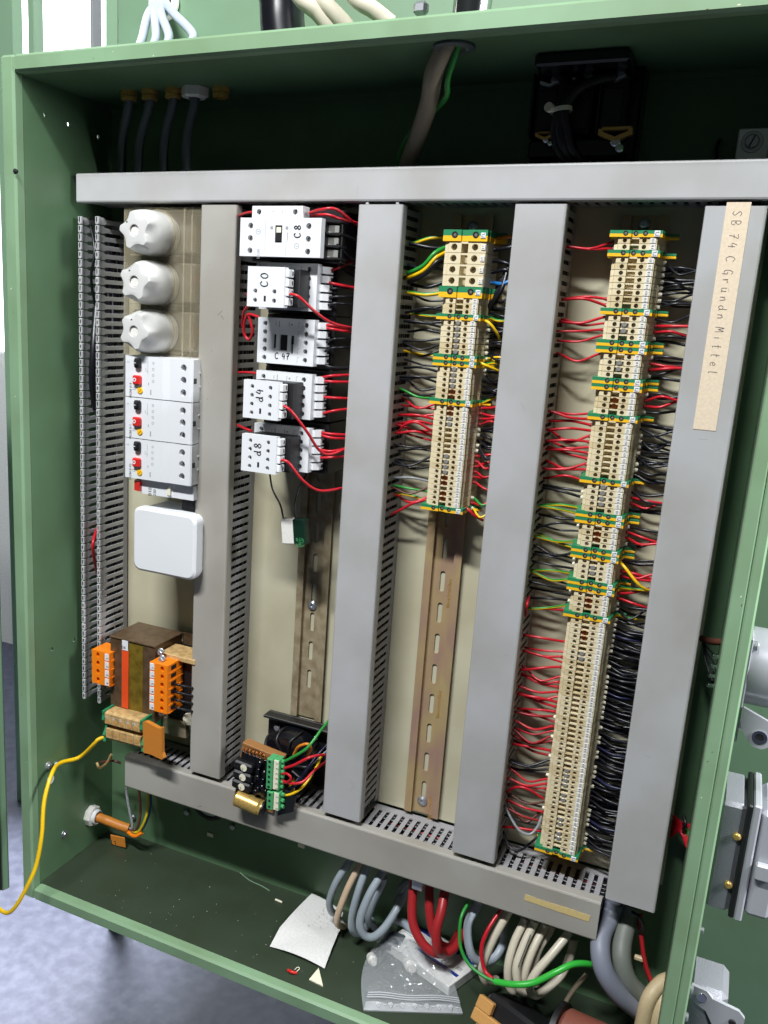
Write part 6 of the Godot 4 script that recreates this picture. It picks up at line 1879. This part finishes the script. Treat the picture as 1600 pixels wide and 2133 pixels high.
# ---------- top of the cabinet ----------
func build_top():
	var spots := [[-112.0, -16.0, "n"], [-84.0, -18.0, "n"], [-52.0, -18.0, "n"], [-24.0, -20.0, "h"], [6.0, -26.0, "x"]]
	var ends := [Vector3(-147.8, 43.1, -50.0), Vector3(-122.6, 42.4, -48.0), Vector3(-84.0, 41.4, -46.0), Vector3(-51.3, 40.5, -44.0)]
	var words := ["leftmost", "second", "third", "fourth"]
	for k in spots.size():
		var s: Array = spots[k]
		var c := Vector3(s[0], YT, s[1])
		var t: Node3D
		if s[2] == "h":
			t = thing("cable_gland", "large pale hexagonal cable gland under the roof", "cable gland", c)
			var b := MB.new()
			b.lathe(c, Vector3(0, -1, 0), [Vector2(15.5, 0), Vector2(15.5, 9), Vector2(12, 11), Vector2(8, 11), Vector2(8, 4)], 6, 0.2)
			part("nut", b, M.white_warm, t)
		else:
			t = thing("cable_gland", "%s brass cable gland under the roof" % ["leftmost", "second", "third", "", "rightmost, empty"][k], "cable gland", c, "brass cable glands under the cabinet roof")
			var b := MB.new()
			b.lathe(c, Vector3(0, -1, 0), [Vector2(9.5, 0), Vector2(9.5, 5), Vector2(7, 5.4), Vector2(9, 6), Vector2(9, 10), Vector2(5.5, 11), Vector2(5, 5), Vector2(0, 5)], 20)
			part("nut", b, M.brass, t)
		if k < 4:
			cable([c + Vector3(0, 4, 0), c + Vector3(0, -14, 0), c.lerp(ends[k], 0.6) + Vector3(-2, 0, 2), ends[k], ends[k] + Vector3(-2, -30, 0)], 5.4, M.dark_cable, "%s of four dark grey cables dropping behind the top duct" % words[k], "dark grey cables below the roof glands")
	var g := Vector3(300, YT, 58)
	var b := MB.new()
	b.lathe(g, Vector3(0, -1, 0), [Vector2(12, -3), Vector2(13, -3), Vector2(19, 0), Vector2(19, 2.5), Vector2(14, 4), Vector2(12, 3), Vector2(12, -3)], 26)
	solo("grommet", b, M.dark_cable, "rubber grommet ring in the roof round the beige cable", "grommet")
	cable([g + Vector3(-3, 8, -4), g + Vector3(-3, 10, 0), Vector3(277.1, 107.7, 40.0), Vector3(263.1, 88.1, 10.0), Vector3(245.6, 65.5, -16.0), Vector3(229.7, 42.6, -34.0), Vector3(222.8, 29.2, -44.0)], 8.8, M.old_cable, "thick dirty beige cable coming through the roof to the top duct")
	cable([g + Vector3(7, 12, -4), g + Vector3(7, 8, 0), Vector3(290.9, 102.9, 40.0), Vector3(285.1, 90.4, 24.0), Vector3(264.5, 84.5, -4.0), Vector3(240.7, 74.9, -22.0), Vector3(224.0, 60.4, -34.0), Vector3(214.4, 41.2, -44.0)], 2.6, M.w_g, "green wire twisting round the thick beige cable under the roof", "", "wire")
	# main isolator seen from the back
	var o := Vector3(405, 98, -76)
	var t := thing("isolator_switch", "black main isolator block under the roof with brass clamps", "isolator", o)
	b = MB.new()
	b.box(Vector3(352, 36, -78), Vector3(452, 152, -46), 3)
	b.box(Vector3(364, 112, -46), Vector3(446, 122.8, 20), 2)
	part("housing", b, M.black_gloss, t)
	for k in 3:
		b = MB.new()
		b.box(Vector3(358.0 + k * 30, 62, -46), Vector3(382.0 + k * 30, 112, -22), 2)
		b.box(Vector3(361.0 + k * 30, 66, -22), Vector3(379.0 + k * 30, 100, -19), 1)
		b.box(Vector3(355.0 + k * 31, 60, -46), Vector3(357.0 + k * 31, 116, -18), 0.5)
		part("pole", b, M.black, t)
	b = MB.new()
	b.box(Vector3(356, 40, -46), Vector3(450, 58, -20), 2.5)
	part("lower_ledge", b, M.black_gloss, t)
	for q in [Vector3(372.0, 105.3, -18.0), Vector3(401.6, 107.0, -18.0), Vector3(430.6, 106.6, -18.0)]:
		b = MB.new()
		b.prism(q, Vector3(1, 0, 0), Vector3(0, 1, 0), [Vector2(-9, 0), Vector2(0, -3), Vector2(9, 1), Vector2(9, 3), Vector2(0, -0.5), Vector2(-9, 2.5)], Vector3(0, 0, 5))
		b.cyl(q + Vector3(4, 3, 1), Vector3(0.2, 0.3, 1), 3.6, 3, 12)
		part("clamp", b, M.zinc, t)
	for q in [[Vector3(374.0, 58.4, -14.0), 0.75], [Vector3(437.3, 57.7, -14.0), 1.25]]:
		b = MB.new()
		var s: float = q[1]
		b.prism(q[0], Vector3(s, 0, 0), Vector3(0, s, 0), [Vector2(-12, 4), Vector2(-12, 0), Vector2(0, -5), Vector2(12, 0), Vector2(12, 4), Vector2(9, 4), Vector2(9, 2), Vector2(0, -1.5), Vector2(-9, 2), Vector2(-9, 4)], Vector3(0, 0, 7))
		b.box(q[0] + Vector3(-10 * s, 3 * s, 0), q[0] + Vector3(11 * s, 6 * s, 5), 0.8)
		var c := part("brass_clamp", b, M.brass, t)
		b = MB.new()
		b.cyl(q[0] + Vector3(1, -5 * s, 3), Vector3(0.1, 0.2, 1), 4 * s, 4, 14, 1)
		b.cyl(q[0] + Vector3(5, -10 * s, 4), Vector3(0.2, 0.3, 1), 3.2 * s, 4, 14, 1)
		part("clamp_screw", b, M.chrome, c)
	for q in [["left black isolator cable in the tied bundle", [Vector3(377.5, 114.8, -14.0), Vector3(385.9, 105.2, -10.0), Vector3(387.1, 90.0, -6.0), Vector3(385.9, 80.2, -4.0), Vector3(382.4, 65.8, -8.0), Vector3(384.1, 51.9, -12.0), Vector3(390.5, 40.0, -18.0), Vector3(397.7, 34.8, -26.0)]], ["middle black isolator cable in the tied bundle", [Vector3(402.4, 106.0, -14.0), Vector3(395.5, 100.1, -8.0), Vector3(391.0, 89.3, -4.0), Vector3(388.7, 79.2, -4.0), Vector3(387.2, 65.3, -6.0), Vector3(390.7, 51.3, -10.0), Vector3(395.8, 40.8, -18.0), Vector3(402.2, 34.7, -26.0)]], ["right black isolator cable arching to the farthest clamp", [Vector3(429.8, 107.7, -14.0), Vector3(418.4, 104.9, -8.0), Vector3(404.0, 98.3, -2.0), Vector3(394.9, 88.7, -2.0), Vector3(390.6, 78.9, -3.0), Vector3(393.4, 65.0, -6.0), Vector3(397.6, 49.4, -12.0), Vector3(404.8, 40.0, -20.0), Vector3(412.6, 35.1, -30.0)]]]:
		cable(q[1], 4.4, M.black, q[0], "black cables behind the isolator")
	b = MB.new()
	var tc := Vector3(387.8, 79.3, -4.0)
	b.lathe(tc + Vector3(0, -2, 0), Vector3(-0.15, 1, 0), [Vector2(9.4, 0), Vector2(9.8, 0), Vector2(9.8, 4), Vector2(9.4, 4), Vector2(9.4, 0)], 24)
	b.cyl(tc + Vector3(-9, 1, 6), Vector3(-0.3, 0.1, 1), 4.2, 5, 14)
	solo("cable_tie", b, M.label_cream, "pale yellow cable tie round the black isolator cables", "cable tie")
	b = MB.new()
	b.tube([Vector3(521.6, 45.7, -70.0), Vector3(520.8, 56.5, -72.0), Vector3(522.2, 63.1, -74.0)], 1.6, 6)
	solo("hook", b, M.dark, "small dark hook on the back wall left of the steel bracket", "hook")

# ---------- right side: connectors on the outer wall ----------
func build_right():
	var t := thing("round_connector", "pale grey cylindrical connector with pierced lever, uppermost outside right wall", "connector", Vector3(614, -420, 20))
	var b := MB.new()
	b.box(Vector3(614, -474, -20), Vector3(617, -374, 46), 0.8)
	part("flange", b, M.cast_smooth, t)
	b = MB.new()
	b.lathe(Vector3(617, -410, 10), Vector3(1, 0, 0), [Vector2(0, 0), Vector2(36, 0), Vector2(36, 40), Vector2(31, 60), Vector2(31, 90), Vector2(0, 90)], 36)
	part("body", b, M.cast_smooth, t)
	b = MB.new()
	b.prism(Vector3(618, -462, 44), Vector3(1, 0, 0), Vector3(0, 1, 0), [Vector2(0, 24), Vector2(40, 8), Vector2(26, -8), Vector2(20, -12), Vector2(12, -11), Vector2(6, -5), Vector2(0, 6)], Vector3(0, 0, 4))
	var lv := part("lever", b, M.cast_smooth, t)
	b = MB.new()
	b.lathe(Vector3(634.5, -463, 48), Vector3(0, 0, 1), [Vector2(3.6, 0), Vector2(3.6, 1.0), Vector2(6.4, 1.0), Vector2(6.4, 0)], 22)
	part("bushing", b, M.chrome, lv)
	b = MB.new()
	b.cyl(Vector3(634.5, -463, 48.05), Vector3(0, 0, 1), 3.6, 0.3, 18, 0.1)
	part("bore", b, M.dark, lv)
	for y in [-382.0, -458.0]:
		b = MB.new()
		b.cyl(Vector3(617, y, 40), Vector3(1, 0, 0), 4.6, 5, 14, 1.4)
		part("screw", b, M.zinc, t)

	t = thing("rectangular_connector", "grey rectangular connector hood with black gasket outside the right wall", "connector", Vector3(614, -594, 10))
	b = MB.new()
	b.box(Vector3(613.5, -652, -34), Vector3(636, -538, 36), 4)
	part("base", b, M.cast, t)
	b = MB.new(); b.box(Vector3(636, -655, -36), Vector3(641, -535, 38), 1.5); part("gasket", b, M.black, t)
	b = MB.new()
	b.box(Vector3(641, -656, -36), Vector3(648, -534, 38), 1.5)
	b.box(Vector3(648, -651, -32), Vector3(672, -539, 34), 5)
	b.box(Vector3(651, -606, 34), Vector3(668, -590, 42), 1.5)
	part("hood", b, M.cast_smooth, t)
	for q in [Vector3(631.5, -570.0, 36.0), Vector3(631.6, -621.3, 36.0)]:
		b = MB.new()
		b.cyl(q, Vector3(0, 0, 1), 3.8, 3.2, 16, 1.2)
		part("screw", b, M.gold_can, t)
	b = MB.new()
	b.cyl(Vector3(613, -662, 60), Vector3(1, 0, 0), 3, 4, 12)
	solo("bolt_head", b, M.zinc, "small bright bolt head on rim edge below the rectangular connector", "bolt")

	t = thing("lever_connector", "silver connector housing with locking lever at the bottom right corner", "connector", Vector3(614, -780, 20))
	b = MB.new()
	b.box(Vector3(612, -838, -20), Vector3(650, -742, 34), 6)
	part("housing", b, M.cast, t)
	b = MB.new()
	b.prism(Vector3(616, -748, 35), Vector3(1, 0, 0), Vector3(0, 1, 0), [Vector2(0, 10), Vector2(14, 8), Vector2(20, 2), Vector2(44, -2), Vector2(50, -8), Vector2(50, -26), Vector2(42, -34), Vector2(28, -34), Vector2(16, -14), Vector2(0, -6)], Vector3(0, 0, 4))
	lv = part("lever", b, M.cast_smooth, t)
	for q in [[626.0, -748.0, 5.0], [656.0, -764.0, 3.4]]:
		b = MB.new()
		b.cyl(Vector3(q[0], q[1], 39), Vector3(0, 0, 1), q[2], 1.6, 18, 0.6)
		part("rivet", b, M.chrome if q[2] > 4.0 else M.dark, lv)
	b = MB.new()
	b.prism(Vector3(612, -752, 35.2), Vector3(1, 0, 0), Vector3(0, 1, 0), [Vector2(18, -2), Vector2(34, -30), Vector2(34, -90), Vector2(28, -90), Vector2(28, -32), Vector2(15, -4)], Vector3(0, 0, 2.5))
	part("gasket", b, M.black, t)
	b = MB.new()
	b.cyl(Vector3(652, -800, 8), Vector3(0.8, -0.3, 0), 10, 18, 8, 1)
	part("outlet", b, M.orange_dull, t)
	for y in [-738.0, -770.0]:
		b = MB.new()
		b.cyl(Vector3(613, y, 46), Vector3(1, 0, 0), 4.6, 4.5, 14, 1.4)
		part("screw", b, M.zinc, t)
	# things in the dark gap between the last duct and the right wall
	b = MB.new()
	for k in 9:
		b.tube([Vector3(575.5, -617.3, -60.0) + Vector3(0, -k * 2.6, k * 1.0), Vector3(583.8, -617.3, -50.0) + Vector3(0, -k * 1.0, k * 0.6), Vector3(596.1, -614.7, -44.0) + Vector3(0, -k * 3.4, k), Vector3(607.6, -616.1, -40.0) + Vector3(0, -k * 5.0, k)], 1.6, 8, 6)
	solo("wire_bundle", b, M.w_r, "red wires tied into a fan right of the rightmost duct", "wire bundle", "", "stuff")
	b = MB.new()
	b.tube([Vector3(584.5, -603.9, -40.0), Vector3(587.5, -608.7, -34.0), Vector3(586.6, -618.9, -40.0)], 2.0, 8)
	solo("cable_tie", b, M.black, "black cable tie round the red bundle at the right wall", "cable tie")
	cable([Vector3(589.2, -619.1, -44.0), Vector3(594.2, -626.0, -40.0), Vector3(601.3, -635.5, -36.0)], 2.0, M.w_g, "green wire below the tied red bundle at the right wall", "", "wire")
	cable([Vector3(574.7, -412.4, -50.0), Vector3(582.9, -409.3, -36.0), Vector3(594.5, -402.7, -20.0)], 3.4, M.w_b, "brown wire reaching from rightmost duct to the upper connector", "", "wire")
	b = MB.new()
	for k in 4:
		b.tube([Vector3(576.1, -416.2, -50.0), Vector3(582.3, -417.5, -36.0) + Vector3(0, -k * 5.0, 0), Vector3(591.9, -420.1, -20.0) + Vector3(0, -k * 9.0, 0)], 0.9, 6, 6)
	solo("wire_bundle", b, M.w_k, "thin dark wires fanning out behind the upper connector", "wire bundle", "", "stuff")
	b = MB.new()
	for k in 4:
		b.cyl(Vector3(589.9, -417.2, -16.0) + Vector3(2, -k * 10.0, 0), Vector3(-1, 0.2, 0.6), 2.4, 7, 10)
	solo("contact_pins", b, M.chrome, "shiny contact pins at the back of the upper connector", "pins", "", "stuff")

# ---------- what stands round the cabinet ----------
func build_surroundings():
	var b := MB.new()
	b.box(Vector3(-2600, -1420, -2600), Vector3(2600, -1400, 3200))
	solo("floor", b, M.floor, "blue-grey painted workshop floor", "", "", "structure")
	# machine frame the cabinet hangs on
	var t := thing("machine_housing", "green sheet-metal machine housing behind the cabinet", "machine", Vector3(400, -900, -160))
	b = MB.new()
	b.box(Vector3(-219, -905, -330), Vector3(1200, 900, -130), 4)
	part("front_panel", b, M.green_far, t)
	b = MB.new()
	var gr := Vector3(-142.0, 250.8, -129.0)
	b.lathe(gr, Vector3(0, 0, 1), [Vector2(15, 0), Vector2(21, 1), Vector2(22, 6), Vector2(19, 9), Vector2(14, 8), Vector2(13, 0)], 30)
	part("grommet", b, M.white_warm, t)
	var ends := [Vector3(-111.5, 184.5, -40.0), Vector3(-92.0, 185.1, -40.0), Vector3(-74.0, 184.8, -40.0), Vector3(-41.4, 184.4, -40.0)]
	for k in 4:
		cable([gr + Vector3(0, 24, -20), gr + Vector3(-4.0 + 3 * k, 2, 8), gr.lerp(ends[k], 0.5) + Vector3(0, 3, 12), ends[k], ends[k] + Vector3(-2, -16, 8)], 5.2, M.pale_cable, "%s pale grey cable fanning from the ring onto the cabinet roof" % ["leftmost", "second", "third", "rightmost"][k], "pale cables on top of the cabinet")
	cable([Vector3(40.6, 240.4, -40.0), Vector3(60.2, 212.3, -30.0), Vector3(70.2, 176.3, -20.0), Vector3(81.1, 145.1, -10.0)].map(func(p): return p + Vector3(14, 0, 0)), 24, M.black_gloss, "fat glossy black hose standing behind the cabinet's top rim", "", "hose")
	var braids := [["left braided cream cable crossing the black hose", [Vector3(109.6, 205.6, 20.0), Vector3(126.6, 186.9, 20.0), Vector3(138.2, 178.0, 10.0), Vector3(150.2, 164.6, 0.0)]], ["middle white braided cable behind the top rim", [Vector3(131.2, 206.7, 10.0), Vector3(143.9, 188.3, 10.0), Vector3(156.6, 176.1, 4.0), Vector3(168.6, 164.3, -4.0)]], ["right braided cream cable behind the top rim", [Vector3(165.4, 203.4, 10.0), Vector3(182.0, 185.0, 10.0), Vector3(197.9, 176.1, 4.0), Vector3(213.2, 165.2, -4.0)]]]
	for q in braids:
		var c = cable(q[1], 8.0, M.cream_cable, q[0], "braided cables behind the top rim")
	t = thing("foil_fitting", "crinkled silver foil-wrapped fitting behind the top rim", "fitting", Vector3(303, 126, 30))
	b = MB.new()
	b.lathe(Vector3(303, 128, 30), Vector3(0.05, 1, 0), [Vector2(18, 0), Vector2(19, 3), Vector2(17, 6), Vector2(19, 12), Vector2(17, 20), Vector2(18, 60)], 9)
	part("wrap", b, M.chrome, t)
	b = MB.new()
	b.box(Vector3(253.4, 168.4, 20.0) + Vector3(-8, -6, -4), Vector3(253.4, 168.4, 20.0) + Vector3(6, 6, 6), 3)
	part("knob", b, M.steel, t)
	# bright hall behind at the left: white wall panels, green posts, a window
	t = thing("window_wall", "overexposed white hall window wall far behind at the left", "window", Vector3(-900, -1400, -1500))
	b = MB.new(); b.box(Vector3(-2400, -1400, -1560), Vector3(400, 1800, -1520)); part("wall", b, M.white_paint, t)
	b = MB.new(); b.box(Vector3(-2350, -300, -1519), Vector3(-500, 1500, -1512)); part("pane", b, M.window, t)
	for q in [["narrow green post far left behind the cabinet", Vector3(-961.8, 442.8, -700.0).x, 26.0, M.post], ["grey-green post with bracket left of the bright window", Vector3(-887.0, 437.1, -700.0).x, 9.0, M.post], ["green post closest to the machine housing at top left", Vector3(-456.3, 326.9, -420.0).x, 12.0, M.post], ["thin pale post beside the bright window", Vector3(-727.0, 424.9, -700.0).x, 3.5, M.cast_smooth]]:
		var z := -420.0 if "closest" in q[0] else -700.0
		b = MB.new()
		b.box(Vector3(q[1] - q[2], -1400, z - 30), Vector3(q[1] + q[2], 1200, z), 2)
		solo("post", b, q[3], q[0], "post")
	# the open cabinet door, swung outwards to the left
	t = thing("cabinet_door", "green cabinet door swung open to the left, black gasket edge", "door", Vector3(-500, -1000, 100))
	var R := Transform3D(Basis(Vector3(0, 1, 0), -0.35), Vector3(-236, 0, 96))
	b = MB.new(); b.xf = R
	b.box(Vector3(-700, -905, -12), Vector3(0, 142, 0), 2)
	part("panel", b, M.green_far, t)
	b = MB.new(); b.xf = R
	b.box(Vector3(-4, -900, 0.4), Vector3(3, 138, 6), 1)
	part("gasket", b, M.black, t)

func build_world():
	var cam := Camera3D.new()
	cam.name = "camera"
	cam.position = Vector3(577.7494, -113.8635, 890.6331) * S
	cam.rotation = Vector3(-0.2335821, 0.4385696, 0.0529207)
	var near := 0.05
	var f := 1857.618
	cam.set_frustum(near * 2133.33 / f, Vector2((800.0 - 653.545) / f, (1094.63 - 1066.67) / f) * near, near, 40.0)
	add_child(cam)
	cam.current = true
	var e := Environment.new()
	e.background_mode = Environment.BG_COLOR
	e.background_color = Color(0.62, 0.66, 0.66)
	e.background_energy_multiplier = 0.09
	e.tonemap_mode = Environment.TONE_MAPPER_LINEAR
	e.tonemap_exposure = 1.0
	e.sdfgi_enabled = true
	e.ssao_enabled = true
	e.ssil_enabled = true
	var we := WorldEnvironment.new()
	we.name = "environment"
	we.environment = e
	add_child(we)
	# ceiling strip lamp in front of the cabinet; the other lights are added
	lamp("lamp_front", Vector3(70, 1400, 1320), Vector3(200, -250, 0), Vector2(0.75, 0.1), 8.0)
	lamp("added_fill_above", Vector3(200, 1700, 200), Vector3(200, 0, 0), Vector2(1.6, 0.3), 0.3)  # added overhead fill for the rim top and background
	lamp("added_fill_hall", Vector3(-1500, 1200, -900), Vector3(-1300, 400, -1520), Vector2(1.2, 0.3), 2.5)  # added fill that brightens the far wall and posts
	var sp := SpotLight3D.new()
	sp.name = "added_floor_spot"  # added spot, makes the bright pool on the floor at left
	sp.spot_angle = 9.5
	sp.spot_angle_attenuation = 0.6
	sp.spot_range = 8.0
	sp.light_energy = 36.0
	sp.light_size = 0.15
	sp.shadow_enabled = true
	add_child(sp)
	sp.look_at_from_position(Vector3(-760, 1300, -700) * S, Vector3(-690, -1400, -300) * S, Vector3(0, 0, 1))
	lamp("added_fill_right", Vector3(1500, 250, 110), Vector3(760, -500, -130), Vector2(0.5, 0.3), 4.0)  # added fill for the machine housing right of the cabinet

func lamp(n: String, at: Vector3, to: Vector3, size: Vector2, energy: float, c := Color(0.985, 0.995, 1.0)):
	var l := AreaLight3D.new()
	l.name = n
	l.area_size = size
	l.light_energy = energy
	l.light_color = c
	l.shadow_enabled = true
	l.area_range = 8.0
	add_child(l)
	l.look_at_from_position(at * S, to * S, Vector3(0, 1, 0.01))

func _ready():
	rng.seed = 20240611
	build_world()
	make_materials()
	screw26 = screw_mesh(2.7)
	screw20 = screw_mesh(2.1)
	screw15 = screw_mesh(1.75)
	build_surroundings()
	build_cabinet()
	build_plate()
	build_ducts()
	build_fuse_holder()
	build_motor_switches()
	build_left_small()
	build_transformer()
	build_contactors()
	build_strips()
	build_power_supply()
	build_bottom()
	build_top()
	build_right()
